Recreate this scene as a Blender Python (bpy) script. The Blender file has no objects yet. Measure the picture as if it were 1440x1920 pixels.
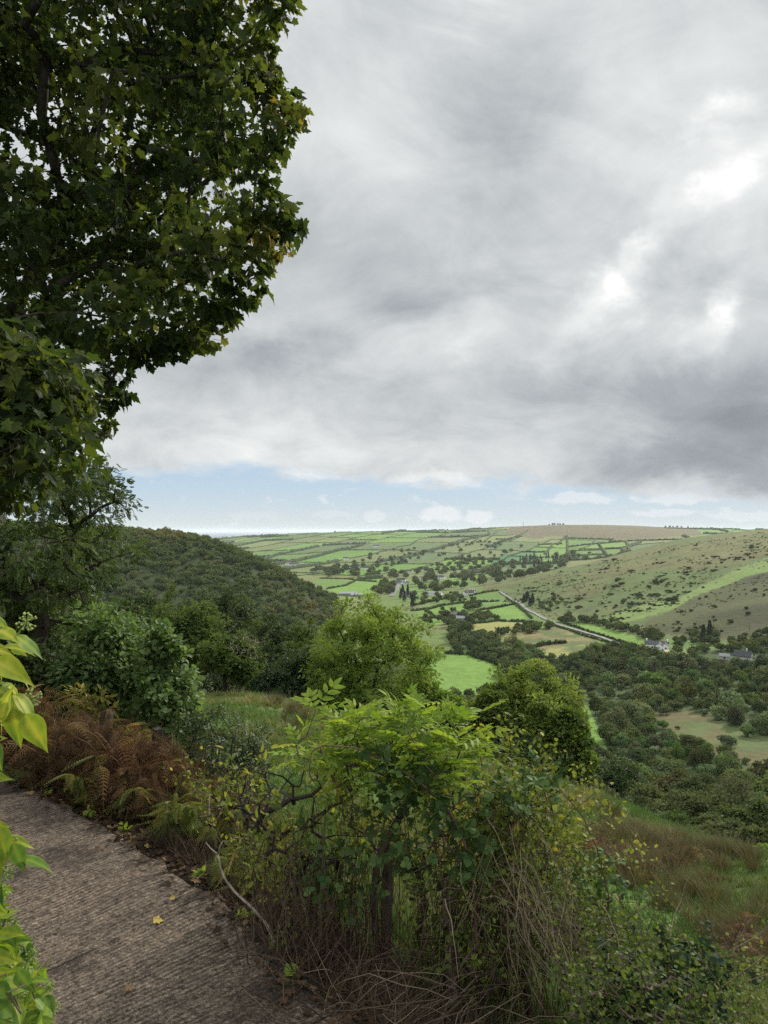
# Hillside path above a green valley: camera, sky and sun first, then the land, then everything that stands on it.
import bpy, math, random
import numpy as np
from math import radians, sin, cos, pi

rng = np.random.default_rng(11)
random.seed(5)
scene = bpy.context.scene
COL = scene.collection
F = 1331.0          # focal length in pixels of the 1440 x 1920 photograph
HOR = 995.0         # eye level in the photograph

# ---------------------------------------------------------------- camera
cam_d = bpy.data.cameras.new('camera')
cam = bpy.data.objects.new('camera', cam_d)
COL.objects.link(cam)
cam_d.sensor_fit = 'VERTICAL'
cam_d.sensor_height = 36.0
cam_d.sensor_width = 27.0
cam_d.lens = F / 1920 * 36.0
cam_d.shift_y = (HOR - 960) / 1920
cam_d.clip_start = 0.05
cam_d.clip_end = 200000
cam.location = (0, 0, 0)
cam.rotation_euler = (radians(90), 0, 0)
scene.camera = cam

# ---------------------------------------------------------------- view, world, sun
scene.view_settings.view_transform = 'Standard'
scene.view_settings.look = 'None'
scene.view_settings.exposure = 0.5
scene.view_settings.gamma = 1.0
scene.view_settings.use_curve_mapping = False
scene.render.engine = 'CYCLES'
cy = scene.cycles
cy.use_denoising = False
cy.max_bounces = 6
cy.diffuse_bounces = 3
cy.glossy_bounces = 2
cy.transmission_bounces = 4
cy.transparent_max_bounces = 8
cy.volume_bounces = 1
cy.use_adaptive_sampling = True
cy.adaptive_threshold = 0.004

SUN_EL, SUN_AZ = radians(31), radians(38)      # azimuth measured from +Y towards +X


class E:
    """one socket of a node tree with arithmetic"""
    def __init__(s, t, sock): s.t, s.s = t, sock
    def _m(s, op, b=None, c=None, clamp=False):
        n = s.t.nodes.new('ShaderNodeMath'); n.operation = op; n.use_clamp = clamp
        for i, v in enumerate((s, b, c)):
            if v is None: continue
            if isinstance(v, E): s.t.links.new(v.s, n.inputs[i])
            else: n.inputs[i].default_value = v
        return E(s.t, n.outputs[0])
    def __add__(s, b): return s._m('ADD', b)
    def __radd__(s, b): return s._m('ADD', b)
    def __sub__(s, b): return s._m('SUBTRACT', b)
    def __mul__(s, b): return s._m('MULTIPLY', b)
    def __rmul__(s, b): return s._m('MULTIPLY', b)
    def __truediv__(s, b): return s._m('DIVIDE', b)
    def abs(s): return s._m('ABSOLUTE')
    def max(s, b): return s._m('MAXIMUM', b)
    def min(s, b): return s._m('MINIMUM', b)
    def madd(s, b, c): return s._m('MULTIPLY_ADD', b, c)
    def clamp(s): return s._m('ADD', 0.0, clamp=True)
    def smooth(s, a, b, lo=0.0, hi=1.0):
        n = s.t.nodes.new('ShaderNodeMapRange'); n.interpolation_type = 'SMOOTHSTEP'
        s.t.links.new(s.s, n.inputs[0])
        for i, v in enumerate((a, b, lo, hi)): n.inputs[1 + i].default_value = v
        return E(s.t, n.outputs[0])
    def lin(s, a, b, lo=0.0, hi=1.0):
        n = s.t.nodes.new('ShaderNodeMapRange')
        s.t.links.new(s.s, n.inputs[0])
        for i, v in enumerate((a, b, lo, hi)): n.inputs[1 + i].default_value = v
        return E(s.t, n.outputs[0])


def combine(t, x, y, z=0.0):
    n = t.nodes.new('ShaderNodeCombineXYZ')
    for i, v in enumerate((x, y, z)):
        if isinstance(v, E): t.links.new(v.s, n.inputs[i])
        else: n.inputs[i].default_value = v
    return n.outputs[0]


def noise_tex(t, vec, scale, detail=4.0, rough=0.55, dist=0.0, lac=2.0):
    n = t.nodes.new('ShaderNodeTexNoise')
    if vec is not None: t.links.new(vec, n.inputs['Vector'])
    n.inputs['Scale'].default_value = scale
    n.inputs['Detail'].default_value = detail
    n.inputs['Roughness'].default_value = rough
    n.inputs['Lacunarity'].default_value = lac
    n.inputs['Distortion'].default_value = dist
    return n


def ramp(t, fac, stops):
    n = t.nodes.new('ShaderNodeValToRGB')
    el = n.color_ramp.elements
    while len(el) < len(stops): el.new(0.5)
    for e, (p, c) in zip(el, stops):
        e.position = p; e.color = (*c, 1)
    t.links.new(fac.s if isinstance(fac, E) else fac, n.inputs[0])
    return n.outputs[0]


def mixc(t, fac, a, b, kind='MIX'):
    n = t.nodes.new('ShaderNodeMix'); n.data_type = 'RGBA'; n.blend_type = kind
    for i, v in ((0, fac), (6, a), (7, b)):
        if isinstance(v, E): t.links.new(v.s, n.inputs[i])
        elif isinstance(v, (int, float)): n.inputs[i].default_value = v
        elif isinstance(v, tuple): n.inputs[i].default_value = (*v, 1)
        else: t.links.new(v, n.inputs[i])
    return n.outputs[2]


def build_world():
    w = bpy.data.worlds.new('World'); scene.world = w; w.use_nodes = True
    t = w.node_tree; t.nodes.clear()
    out = t.nodes.new('ShaderNodeOutputWorld')
    co = t.nodes.new('ShaderNodeTexCoord')
    sp = t.nodes.new('ShaderNodeSeparateXYZ'); t.links.new(co.outputs['Generated'], sp.inputs[0])
    dx, dy, dz = (E(t, sp.outputs[i]) for i in range(3))
    ay = dy.abs().max(0.2)
    u = dx / ay; v = dz / ay                       # slope of the line of sight: sideways and up
    # flat cloud deck seen in perspective
    zz = dz.max(0.0) + 0.16
    deck = combine(t, dx / zz, dy / zz, 0.37)
    n1 = E(t, noise_tex(t, combine(t, dx / (dz.max(0.0) + 0.42), dy / (dz.max(0.0) + 0.42), 5.2), 1.5, 8, 0.56, 0.25).outputs['Fac'])
    zf = dz.max(0.0) + 0.50
    deck2 = combine(t, dx / zf, dy / zf * 1.25, 1.9)
    n2 = E(t, noise_tex(t, deck2, 4.2, 9, 0.64, 0.7).outputs['Fac'])
    uv0 = combine(t, u, v, 0.0)
    n3 = E(t, noise_tex(t, combine(t, u * 3.0, v * 5.0, 2.2), 1.0, 7, 0.6, 0.8).outputs['Fac'])
    wn = noise_tex(t, uv0, 4.2, 6, 0.62, 0.0)
    wv = t.nodes.new('ShaderNodeVectorMath'); wv.operation = 'MULTIPLY_ADD'
    t.links.new(wn.outputs['Color'], wv.inputs[0])
    wv.inputs[1].default_value = (0.26, 0.20, 0)
    ad = t.nodes.new('ShaderNodeVectorMath'); ad.operation = 'SUBTRACT'
    t.links.new(uv0, ad.inputs[0]); ad.inputs[1].default_value = (0.13, 0.10, 0)
    t.links.new(ad.outputs[0], wv.inputs[2])
    uv = wv.outputs[0]

    def blob(px, py, rx, ry, ang=0.0, vec=None):
        m = t.nodes.new('ShaderNodeMapping'); m.vector_type = 'TEXTURE'
        t.links.new(vec or uv, m.inputs[0])
        m.inputs['Location'].default_value = ((px - 720) / F, (HOR - py) / F, 0)
        m.inputs['Rotation'].default_value = (0, 0, radians(ang))
        m.inputs['Scale'].default_value = (rx / F, ry / F, 1)
        l = t.nodes.new('ShaderNodeVectorMath'); l.operation = 'LENGTH'
        t.links.new(m.outputs[0], l.inputs[0])
        return E(t, l.outputs['Value']).smooth(1.0, 0.0)

    L = n1.lin(0.3, 0.7, 0.47, 0.68) + n2.lin(0.3, 0.7, -0.13, 0.13)
    for (px, py, rx, ry, ang, g) in SKY_BLOBS:
        L = blob(px, py, rx, ry, ang).madd(g, L)
    L = L + v.smooth(0.20, 0.07, 0.0, 0.10) + n3.lin(0.3, 0.7, -0.11, 0.11)
    spot = None
    for (px, py, rx, ry, ang, g) in SKY_SPOTS:
        b = blob(px, py, rx, ry, ang) * g
        spot = b if spot is None else spot + b
    brk = n3.smooth(0.38, 0.62, 0.1, 1.15)
    L = L + spot * brk
    cloud = ramp(t, L.lin(0.0, 1.4), [
        (0.0, (0.26, 0.285, 0.315)), (0.20, (0.382, 0.412, 0.440)), (0.36, (0.555, 0.582, 0.597)),
        (0.50, (0.70, 0.725, 0.73)), (0.68, (0.88, 0.89, 0.885)), (1.0, (1.25, 1.24, 1.2))])
    # clear band under the edge of the deck
    edge = noise_tex(t, combine(t, u * 6.0, v * 16.0, 0.0), 1.0, 6, 0.6, 0.3)
    ve = v + E(t, edge.outputs['Fac']).lin(0.2, 0.8, -0.030, 0.030)
    line = u.lin(-0.42, 0.10, 0.092, 0.060)
    line = line - u.smooth(0.12, 0.42, 0.0, 0.018)
    mask = (ve - line).smooth(-0.008, 0.016)
    rightv = u.smooth(0.12, 0.50, 0.0, 1.0)
    puffs = None
    pn = noise_tex(t, combine(t, u, v, 1.7), 38.0, 5, 0.6, 0.2)
    pv = t.nodes.new('ShaderNodeVectorMath'); pv.operation = 'MULTIPLY_ADD'
    t.links.new(pn.outputs['Color'], pv.inputs[0]); pv.inputs[1].default_value = (0.022, 0.016, 0)
    ps = t.nodes.new('ShaderNodeVectorMath'); ps.operation = 'SUBTRACT'
    t.links.new(uv0, ps.inputs[0]); ps.inputs[1].default_value = (0.011, 0.008, 0)
    t.links.new(ps.outputs[0], pv.inputs[2])
    pnf = E(t, noise_tex(t, combine(t, u * 1.0, v * 1.7, 3.1), 26.0, 6, 0.62, 0.5).outputs['Fac']).lin(0.3, 0.7, -0.5, 0.5)
    for (px, py, rx, ry, g) in SKY_PUFFS:
        b = (blob(px, py, rx * 1.25, ry * 1.3, 0, pv.outputs[0]) + pnf * 0.75).smooth(0.14, 0.52) * g
        puffs = b if puffs is None else puffs.max(b)
    sky = t.nodes.new('ShaderNodeTexSky'); sky.sky_type = 'NISHITA'
    sky.sun_disc = False
    sky.sun_elevation = SUN_EL; sky.sun_rotation = SUN_AZ
    sky.altitude = 200; sky.air_density = 1.0; sky.dust_density = 0.3; sky.ozone_density = 2.0
    bg1 = t.nodes.new('ShaderNodeBackground')
    thin = mixc(t, u.smooth(-0.5, 0.6, 0.93, 0.95), mixc(t, 1.0, sky.outputs[0], (0.55, 0.75, 1.1), 'MULTIPLY'), combine(t, v.smooth(0.0, 0.09, 9.6, 7.2), v.smooth(0.0, 0.09, 10.6, 9.4), v.smooth(0.0, 0.09, 11.0, 11.4)))
    t.links.new(thin, bg1.inputs[0])
    bg1.inputs[1].default_value = SKY_STRENGTH
    puffc = t.nodes.new('ShaderNodeBackground')
    puffc.inputs[0].default_value = (0.86, 0.88, 0.89, 1); puffc.inputs[1].default_value = 0.72
    mx0 = t.nodes.new('ShaderNodeMixShader')
    t.links.new(puffs.clamp().s, mx0.inputs[0]); t.links.new(bg1.outputs[0], mx0.inputs[1]); t.links.new(puffc.outputs[0], mx0.inputs[2])
    bg2 = t.nodes.new('ShaderNodeBackground'); t.links.new(cloud, bg2.inputs[0]); t.links.new((dz.smooth(0.58, 0.85, DECK, DECK * ZENITH) * dy.smooth(0.0, -0.6, 1.0, 1.2)).s, bg2.inputs[1])       # an overcast sky is brightest overhead
    mx = t.nodes.new('ShaderNodeMixShader')
    t.links.new(mask.s, mx.inputs[0]); t.links.new(mx0.outputs[0], mx.inputs[1]); t.links.new(bg2.outputs[0], mx.inputs[2])
    t.links.new(mx.outputs[0], out.inputs[0])


SKY_STRENGTH = 0.05
DECK = 0.74
ZENITH = 3.0
# px, py, rx, ry, angle, gain: broad lighter and darker areas of the deck
SKY_BLOBS = [
    (1340, 790, 420, 210, 8, -0.36), (1300, 880, 420, 70, 3, -0.26), (500, 690, 190, 85, 8, -0.24),
    (640, 470, 330, 150, -20, -0.14), (930, 260, 210, 260, 60, -0.16), (1220, 470, 90, 260, -55, -0.20),
    (1100, 730, 320, 60, 5, -0.10), (820, 560, 160, 60, 10, -0.10),
    (860, 640, 420, 100, 6, 0.14), (520, 830, 500, 60, -2, 0.16), (430, 900, 460, 40, -2, 0.16), (800, 905, 420, 26, -1, 0.22),
    (620, 210, 260, 260, 0, 0.10), (1360, 290, 240, 220, 50, 0.18), (1150, 520, 300, 70, 48, 0.36),
    (1180, 100, 360, 140, 0, 0.02), (1330, 600, 200, 60, 35, 0.22),
]
SKY_SPOTS = [
    (1340, 215, 90, 60, 10, 0.30), (1350, 325, 85, 66, 30, 0.34), (1415, 285, 50, 90, -30, 0.24), (1130, 560, 110, 60, -40, 0.34),
    (905, 660, 100, 60, 0, 0.40), (1360, 575, 90, 46, 35, 0.36), (870, 30, 130, 90, 0, 0.18), (1190, 445, 90, 36, 45, 0.28),
]
SKY_PUFFS = [
    (830, 966, 46, 20, 0.75), (905, 970, 42, 18, 0.7), (705, 968, 26, 14, 0.45), (1090, 934, 80, 12, 0.55), (1285, 936, 110, 12, 0.6),
    (1250, 962, 90, 9, 0.5), (1400, 968, 120, 12, 0.45), (620, 965, 60, 10, 0.25), (480, 968, 60, 10, 0.2),
]
build_world()

sun_d = bpy.data.lights.new('sun', 'SUN')
sun = bpy.data.objects.new('sun', sun_d); COL.objects.link(sun)
sun_d.energy = 3.6
sun_d.angle = radians(6)
sun_d.color = (1.0, 0.93, 0.82)
sun.location = (60, 60, 80)
sun.rotation_euler = (radians(90) - SUN_EL, 0, pi - SUN_AZ)

# ---------------------------------------------------------------- mesh tools
def tag(o, label=None, cat=None, group=None, kind=None):
    if label: o['label'] = label
    if cat: o['category'] = cat
    if group: o['group'] = group
    if kind: o['kind'] = kind
    return o


def empty(name, loc, label=None, cat=None, group=None, rz=0.0):
    o = bpy.data.objects.new(name, None); COL.objects.link(o)
    o.empty_display_size = 0.2
    o.location = tuple(float(v) for v in loc); o.rotation_euler = (0, 0, rz)
    return tag(o, label, cat, group)


class Geo:
    """collects vertices and faces of any size, with one float per vertex called tint; becomes one mesh"""
    def __init__(s): s.V, s.T, s.P, s.n = [], [], [], 0
    def add(s, V, faces, tint=0.5, mi=0):
        V = np.asarray(V, float).reshape(-1, 3)
        s.V.append(V)
        s.T.append(np.broadcast_to(np.asarray(tint, float), (len(V),)).copy())
        for f in faces:
            f = np.asarray(f, int)
            if f.size: s.P.append((f + s.n, mi))
        s.n += len(V)
    def scatter(s, tmpl, pos, R, scale, tint, mi=0):
        """copies of a template (verts, face arrays[, vertex tint offsets]) at pos with rotation R and scale"""
        tv, tf = tmpl[0], tmpl[1]
        N, K = len(pos), len(tv)
        if N == 0: return
        sc = np.asarray(scale, float)
        loc = tv[None] * (sc.reshape(N, 1, -1) if sc.ndim else sc)
        V = np.einsum('nij,nkj->nki', R, loc) + pos[:, None]
        T = np.repeat(np.asarray(tint, float).reshape(N, 1), K, 1)
        if len(tmpl) > 2: T = T + tmpl[2][None]
        off = (np.arange(N) * K)[:, None, None]
        fs = [(f[None] + off).reshape(-1, f.shape[1]) for f in tf]
        s.add(V.reshape(-1, 3), fs, T.reshape(-1), mi)
    def tubes(s, A, B, ra, rb, sides=5, tint=0.5, mi=0):
        A = np.asarray(A, float); B = np.asarray(B, float); N = len(A)
        if N == 0: return
        d = B - A; L = np.linalg.norm(d, axis=1, keepdims=True); d = d / np.maximum(L, 1e-9)
        h = np.where(np.abs(d[:, 2:3]) < 0.9, np.array([[0, 0, 1.0]]), np.array([[1.0, 0, 0]]))
        x = np.cross(d, h); x /= np.linalg.norm(x, axis=1, keepdims=True); y = np.cross(d, x)
        a = np.arange(sides) / sides * 2 * pi
        ring = np.cos(a)[None, :, None] * x[:, None] + np.sin(a)[None, :, None] * y[:, None]
        ra = np.broadcast_to(ra, (N,)); rb = np.broadcast_to(rb, (N,))
        V = np.concatenate([A[:, None] + ring * ra[:, None, None], B[:, None] + ring * rb[:, None, None]], 1)
        i = np.arange(sides); j = (i + 1) % sides
        q = np.stack([i, j, j + sides, i + sides], 1)
        fs = (q[None] + (np.arange(N) * 2 * sides)[:, None, None]).reshape(-1, 4)
        t = np.repeat(np.broadcast_to(tint, (N,)), 2 * sides)
        s.add(V.reshape(-1, 3), [fs], t, mi)
    def polytube(s, pts, r, sides=6, tint=0.5, mi=0, cap=True):
        """one smooth tube along a polyline with a radius per point"""
        P = np.asarray(pts, float); n = len(P); r = np.broadcast_to(r, (n,))
        d = np.gradient(P, axis=0); d /= np.maximum(np.linalg.norm(d, axis=1, keepdims=True), 1e-9)
        h = np.array([0, 0, 1.0]) if abs(d[0, 2]) < 0.9 else np.array([1.0, 0, 0])
        x = np.cross(d, h); x /= np.maximum(np.linalg.norm(x, axis=1, keepdims=True), 1e-9); y = np.cross(d, x)
        a = np.arange(sides) / sides * 2 * pi
        V = P[:, None] + (np.cos(a)[None, :, None] * x[:, None] + np.sin(a)[None, :, None] * y[:, None]) * r[:, None, None]
        i = np.arange(sides); j = (i + 1) % sides
        q = np.stack([i, j, j + sides, i + sides], 1)
        fs = (q[None] + (np.arange(n - 1) * sides)[:, None, None]).reshape(-1, 4)
        faces = [fs]
        if cap: faces.append(np.array([np.arange(sides)[::-1]])); faces.append(np.array([np.arange(sides) + (n - 1) * sides]))
        s.add(V.reshape(-1, 3), faces, tint, mi)
    def box(s, c, size, rz=0.0, tint=0.5, mi=0):
        sx, sy, sz = (v / 2 for v in size)
        V = np.array([[x, y, z] for z in (-sz, sz) for y in (-sy, sy) for x in (-sx, sx)])
        ca, sa = cos(rz), sin(rz)
        V = V @ np.array([[ca, sa, 0], [-sa, ca, 0], [0, 0, 1]]) + np.asarray(c, float)
        s.add(V, [np.array([[0, 2, 3, 1], [4, 5, 7, 6], [0, 1, 5, 4], [1, 3, 7, 5], [3, 2, 6, 7], [2, 0, 4, 6]])], tint, mi)
    def mesh(s, name, mats, smooth=False):
        me = bpy.data.meshes.new(name)
        V = np.concatenate(s.V) if s.V else np.zeros((0, 3)); T = np.concatenate(s.T) if s.T else np.zeros(0)
        me.vertices.add(len(V)); me.vertices.foreach_set('co', V.astype(np.float32).ravel())
        idx, tot, mi = [], [], []
        for f, m in s.P:
            idx.append(f.ravel()); tot.append(np.full(len(f), f.shape[1])); mi.append(np.full(len(f), m))
        if idx:
            idx = np.concatenate(idx); tot = np.concatenate(tot); mi = np.concatenate(mi)
            me.loops.add(len(idx)); me.loops.foreach_set('vertex_index', idx.astype(np.int32))
            me.polygons.add(len(tot))
            me.polygons.foreach_set('loop_start', np.concatenate([[0], np.cumsum(tot)[:-1]]).astype(np.int32))
            me.polygons.foreach_set('material_index', mi.astype(np.int32))
            me.polygons.foreach_set('use_smooth', np.full(len(tot), smooth))
        a = me.attributes.new('tint', 'FLOAT', 'POINT'); a.data.foreach_set('value', T.astype(np.float32))
        me.update(calc_edges=True)
        me.validate()
        for m in (mats if isinstance(mats, (list, tuple)) else [mats]): me.materials.append(m)
        return me
    def build(s, name, mats, parent=None, smooth=False, loc=None):
        me = s.mesh(name, mats, smooth)
        o = bpy.data.objects.new(name, me); COL.objects.link(o)
        if parent is not None: o.parent = parent
        if loc is not None: o.location = tuple(float(v) for v in loc)
        return o


def copy_tree(o, parent=None):
    c = o.copy(); COL.objects.link(c)
    if parent is not None: c.parent = parent
    for ch in list(o.children): copy_tree(ch, c)
    return c


def unit(v): return v / np.maximum(np.linalg.norm(v, axis=-1, keepdims=True), 1e-9)


def frames(fwd, nrm):
    """rotations whose Y is fwd and whose Z is close to nrm"""
    y = unit(fwd); x = unit(np.cross(y, nrm)); z = np.cross(x, y)
    return np.stack([x, y, z], 2)


def rand_dirs(n, r=None):
    r = r or rng
    return unit(r.normal(size=(n, 3)))


# ---- leaf templates: base at the origin, tip along +Y, upper side +Z
def half_leaf(pts, fold=0.18, droop=0.2, mid=(0.35, 0.7)):
    """pts = outline of the right half from base to tip"""
    tip = pts[-1]; V = [(0, 0)] + [(0, m) for m in mid] + [tip]
    nm = len(V); R = pts[1:-1]
    allv = [(x, y) for x, y in V] + [(x, y) for x, y in R] + [(-x, y) for x, y in R]
    A = np.array([(x, y, fold * abs(x) - droop * y * y) for x, y in allv])
    k = len(R)
    right = [0] + list(range(nm, nm + k)) + [nm - 1] + list(range(nm - 2, 0, -1))
    left = [0] + list(range(1, nm)) + list(range(nm + 2 * k - 1, nm + k - 1, -1))
    return A, [np.array([right, left])]


OVATE = half_leaf([(0, 0), (.22, .12), (.33, .36), (.24, .68), (0, 1)])
LANCE = half_leaf([(0, 0), (.13, .15), (.19, .42), (.12, .75), (0, 1)], 0.2, 0.28)
ROUND = half_leaf([(0, 0), (.26, .06), (.42, .32), (.36, .66), (.14, .9), (0, .97)])
PALM = half_leaf([(0, 0), (.2, -.07), (.46, .05), (.40, .19), (.29, .27), (.44, .36), (.61, .56), (.43, .61), (.23, .58), (.26, .74), (.12, .84), (0, 1.03)], 0.16, 0.28)
CARD = (np.array([[0, 0, 0], [.34, .5, .06], [0, 1, -.1], [-.34, .5, .06]]), [np.array([[0, 1, 2, 3]])])
BLADE = (np.array([[-.02, 0, 0], [.02, 0, 0], [.013, .55, -.05], [-.013, .55, -.05], [0, 1, -.24]]), [np.array([[0, 1, 2, 3]]), np.array([[3, 2, 4]])])


def merge_templates(parts):
    V, Fd, n = [], {}, 0
    for tv, tf, off, ang, sc, roll in parts:
        ca, sa = cos(ang), sin(ang)
        R = np.array([[ca, -sa, 0], [sa, ca, 0], [0, 0, 1]])
        cr, sr = cos(roll), sin(roll)
        Q = np.array([[cr, 0, sr], [0, 1, 0], [-sr, 0, cr]])
        V.append((tv * sc) @ Q.T @ R.T + np.asarray(off))
        for f in tf: Fd.setdefault(f.shape[1], []).append(f + n)
        n += len(tv)
    return np.concatenate(V), [np.concatenate(f) for f in Fd.values()]


def pinnate(n, leaf, ls, spread=1.0, droop=0.25):
    parts = []
    for k in range(n):
        y = 0.25 + 0.62 * k / max(n - 1, 1)
        for sgn in (-1, 1):
            parts.append((leaf[0], leaf[1], (0, y, -droop * y * y), -sgn * spread, ls * (1 - 0.25 * abs(k / n - 0.4)), 0.25 * sgn))
    parts.append((leaf[0], leaf[1], (0, 0.9, -droop * .81), 0.0, ls * 1.05, 0))
    st = np.array([[-.008, 0, 0], [.008, 0, 0], [.006, .92, -droop * .85], [-.006, .92, -droop * .85]])
    parts.append((st, [np.array([[0, 1, 2, 3]])], (0, 0, 0), 0, 1, 0))
    return merge_templates(parts)


ELDER = pinnate(3, LANCE, 0.52, 0.95)
PINN = pinnate(5, CARD, 0.36, 1.05)


def fern_template(pairs=15, droop=0.5, thin=1.0):
    V, T, n = [], [], 0
    def tri(a, b, c):
        nonlocal n
        V.extend([a, b, c]); T.append([n, n + 1, n + 2]); n += 3
    for k in range(pairs):
        y = 0.22 + 0.76 * k / pairs
        L = 0.42 * (1 - (k / pairs)) ** 0.8 + 0.03
        zc = -droop * y ** 2
        for sg in (-1, 1):
            m = 5
            for j in range(m):
                a = j / m; x0 = sg * L * a; x1 = sg * L * (a + 1.0 / m)
                yy = y + 0.18 * L * a; w = (0.30 * L * (1 - a) / 2 + 0.006) * thin
                zd = zc - 0.22 * L * a * a
                tri((x0, yy - w * .1, zd), (x1, yy + .03 * L, zd - .02), (sg * L * (a + .35 / m), yy + w, zd + .01))
                tri((x0, yy - w * .1, zd), (sg * L * (a + .35 / m), yy - w, zd + .01), (x1, yy + .03 * L, zd - .02))
    for a, b in ((0, .5), (.5, 1.0)):
        za, zb = -droop * a * a, -droop * b * b
        V.extend([(-.008, a, za), (.008, a, za), (.006 * (1.1 - b), b, zb)]); T.append([n, n + 1, n + 2]); n += 3
    return np.array(V, float), [np.array(T)]


FERN = fern_template()
DEAD_FERN = fern_template(11, 0.7, 0.42)


# ---------------------------------------------------------------- materials
def new_mat(name):
    m = bpy.data.materials.new(name); m.use_nodes = True
    t = m.node_tree; t.nodes.clear()
    out = t.nodes.new('ShaderNodeOutputMaterial')
    return m, t, out


def principled(t, rough=0.7, spec=0.3):
    p = t.nodes.new('ShaderNodeBsdfPrincipled')
    p.inputs['Roughness'].default_value = rough
    p.inputs['Specular IOR Level'].default_value = spec
    return p


def attr(t, name):
    n = t.nodes.new('ShaderNodeAttribute'); n.attribute_name = name; return n


def leaf_mat(name, stops, trans=0.35, rough=0.55, spec=0.25, var=0.0, scale=None, tcol=1.25):
    """stops: colour ramp over the per-leaf tint; var: hue/value change from one tree to the next"""
    m, t, out = new_mat(name)
    fac = E(t, attr(t, 'tint').outputs['Fac'])
    if scale:
        g = t.nodes.new('ShaderNodeTexCoord')
        fac = fac + E(t, noise_tex(t, g.outputs['Object'], scale, 3).outputs['Fac']).lin(0.3, 0.7, -0.22, 0.22)
    c = ramp(t, fac, stops)
    if var:
        oi = t.nodes.new('ShaderNodeObjectInfo'); r = E(t, oi.outputs['Random'])
        h = t.nodes.new('ShaderNodeHueSaturation')
        t.links.new(r.lin(0, 1, 0.5 - 0.035 * var, 0.5 + 0.03 * var).s, h.inputs['Hue'])
        r2 = (r * 7.31)._m('FRACT')
        t.links.new(r2.lin(0, 1, 1 - 0.4 * var, 1 + 0.5 * var).s, h.inputs['Value'])
        r3 = (r * 3.17)._m('FRACT')
        t.links.new(r3.lin(0, 1, 1 - 0.25 * var, 1 + 0.1 * var).s, h.inputs['Saturation'])
        t.links.new(c, h.inputs['Color']); c = h.outputs[0]
    p = principled(t, rough, spec); t.links.new(c, p.inputs['Base Color'])
    tr = t.nodes.new('ShaderNodeBsdfTranslucent')
    t.links.new(mixc(t, 1.0, c, (tcol, tcol * 1.02, tcol * 0.55), 'MULTIPLY'), tr.inputs[0])
    mx = t.nodes.new('ShaderNodeMixShader'); mx.inputs[0].default_value = trans
    t.links.new(p.outputs[0], mx.inputs[1]); t.links.new(tr.outputs[0], mx.inputs[2])
    t.links.new(mx.outputs[0], out.inputs[0])
    return m


def plain_mat(name, stops, scale=6.0, rough=0.8, spec=0.2, bump=0.3, stretch=(1, 1, 1), detail=6):
    m, t, out = new_mat(name)
    g = t.nodes.new('ShaderNodeTexCoord')
    mp = t.nodes.new('ShaderNodeMapping'); mp.inputs['Scale'].default_value = stretch
    t.links.new(g.outputs['Object'], mp.inputs[0])
    n = noise_tex(t, mp.outputs[0], scale, detail, 0.6)
    p = principled(t, rough, spec)
    fac = E(t, n.outputs['Fac']).lin(0.25, 0.75)
    t.links.new(ramp(t, fac, stops), p.inputs['Base Color'])
    if bump:
        b = t.nodes.new('ShaderNodeBump'); b.inputs['Strength'].default_value = bump; b.inputs['Distance'].default_value = 0.02
        t.links.new(n.outputs['Fac'], b.inputs['Height']); t.links.new(b.outputs[0], p.inputs['Normal'])
    t.links.new(p.outputs[0], out.inputs[0])
    return m


M = {}
M['bark'] = plain_mat('bark', [(0, (.018, .015, .012)), (.6, (.045, .038, .03)), (1, (.08, .075, .06))], 9, .9, .1, .6, (1, 1, .3))
M['twig'] = plain_mat('twig', [(0, (.05, .035, .025)), (1, (.13, .10, .075))], 20, .8, .2, 0)
M['pale_twig'] = plain_mat('pale_twig', [(0, (.16, .13, .10)), (1, (.33, .29, .23))], 20, .8, .2, 0)

# ---------------------------------------------------------------- the land
def _hash(ix, iy, seed):
    h = (ix.astype(np.int64) * 374761393 + iy.astype(np.int64) * 668265263 + seed * 1442695041) & 0x7fffffff
    h = ((h ^ (h >> 13)) * 1274126177) & 0x7fffffff
    return ((h ^ (h >> 16)) & 0xffff) / 65535.0


def vnoise(x, y, s, seed=0):
    x = np.asarray(x, float) / s; y = np.asarray(y, float) / s
    ix, iy = np.floor(x), np.floor(y); fx, fy = x - ix, y - iy
    fx = fx * fx * (3 - 2 * fx); fy = fy * fy * (3 - 2 * fy)
    a, b = _hash(ix, iy, seed), _hash(ix + 1, iy, seed)
    c, d = _hash(ix, iy + 1, seed), _hash(ix + 1, iy + 1, seed)
    return (a + (b - a) * fx) * (1 - fy) + (c + (d - c) * fx) * fy - 0.5


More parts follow.
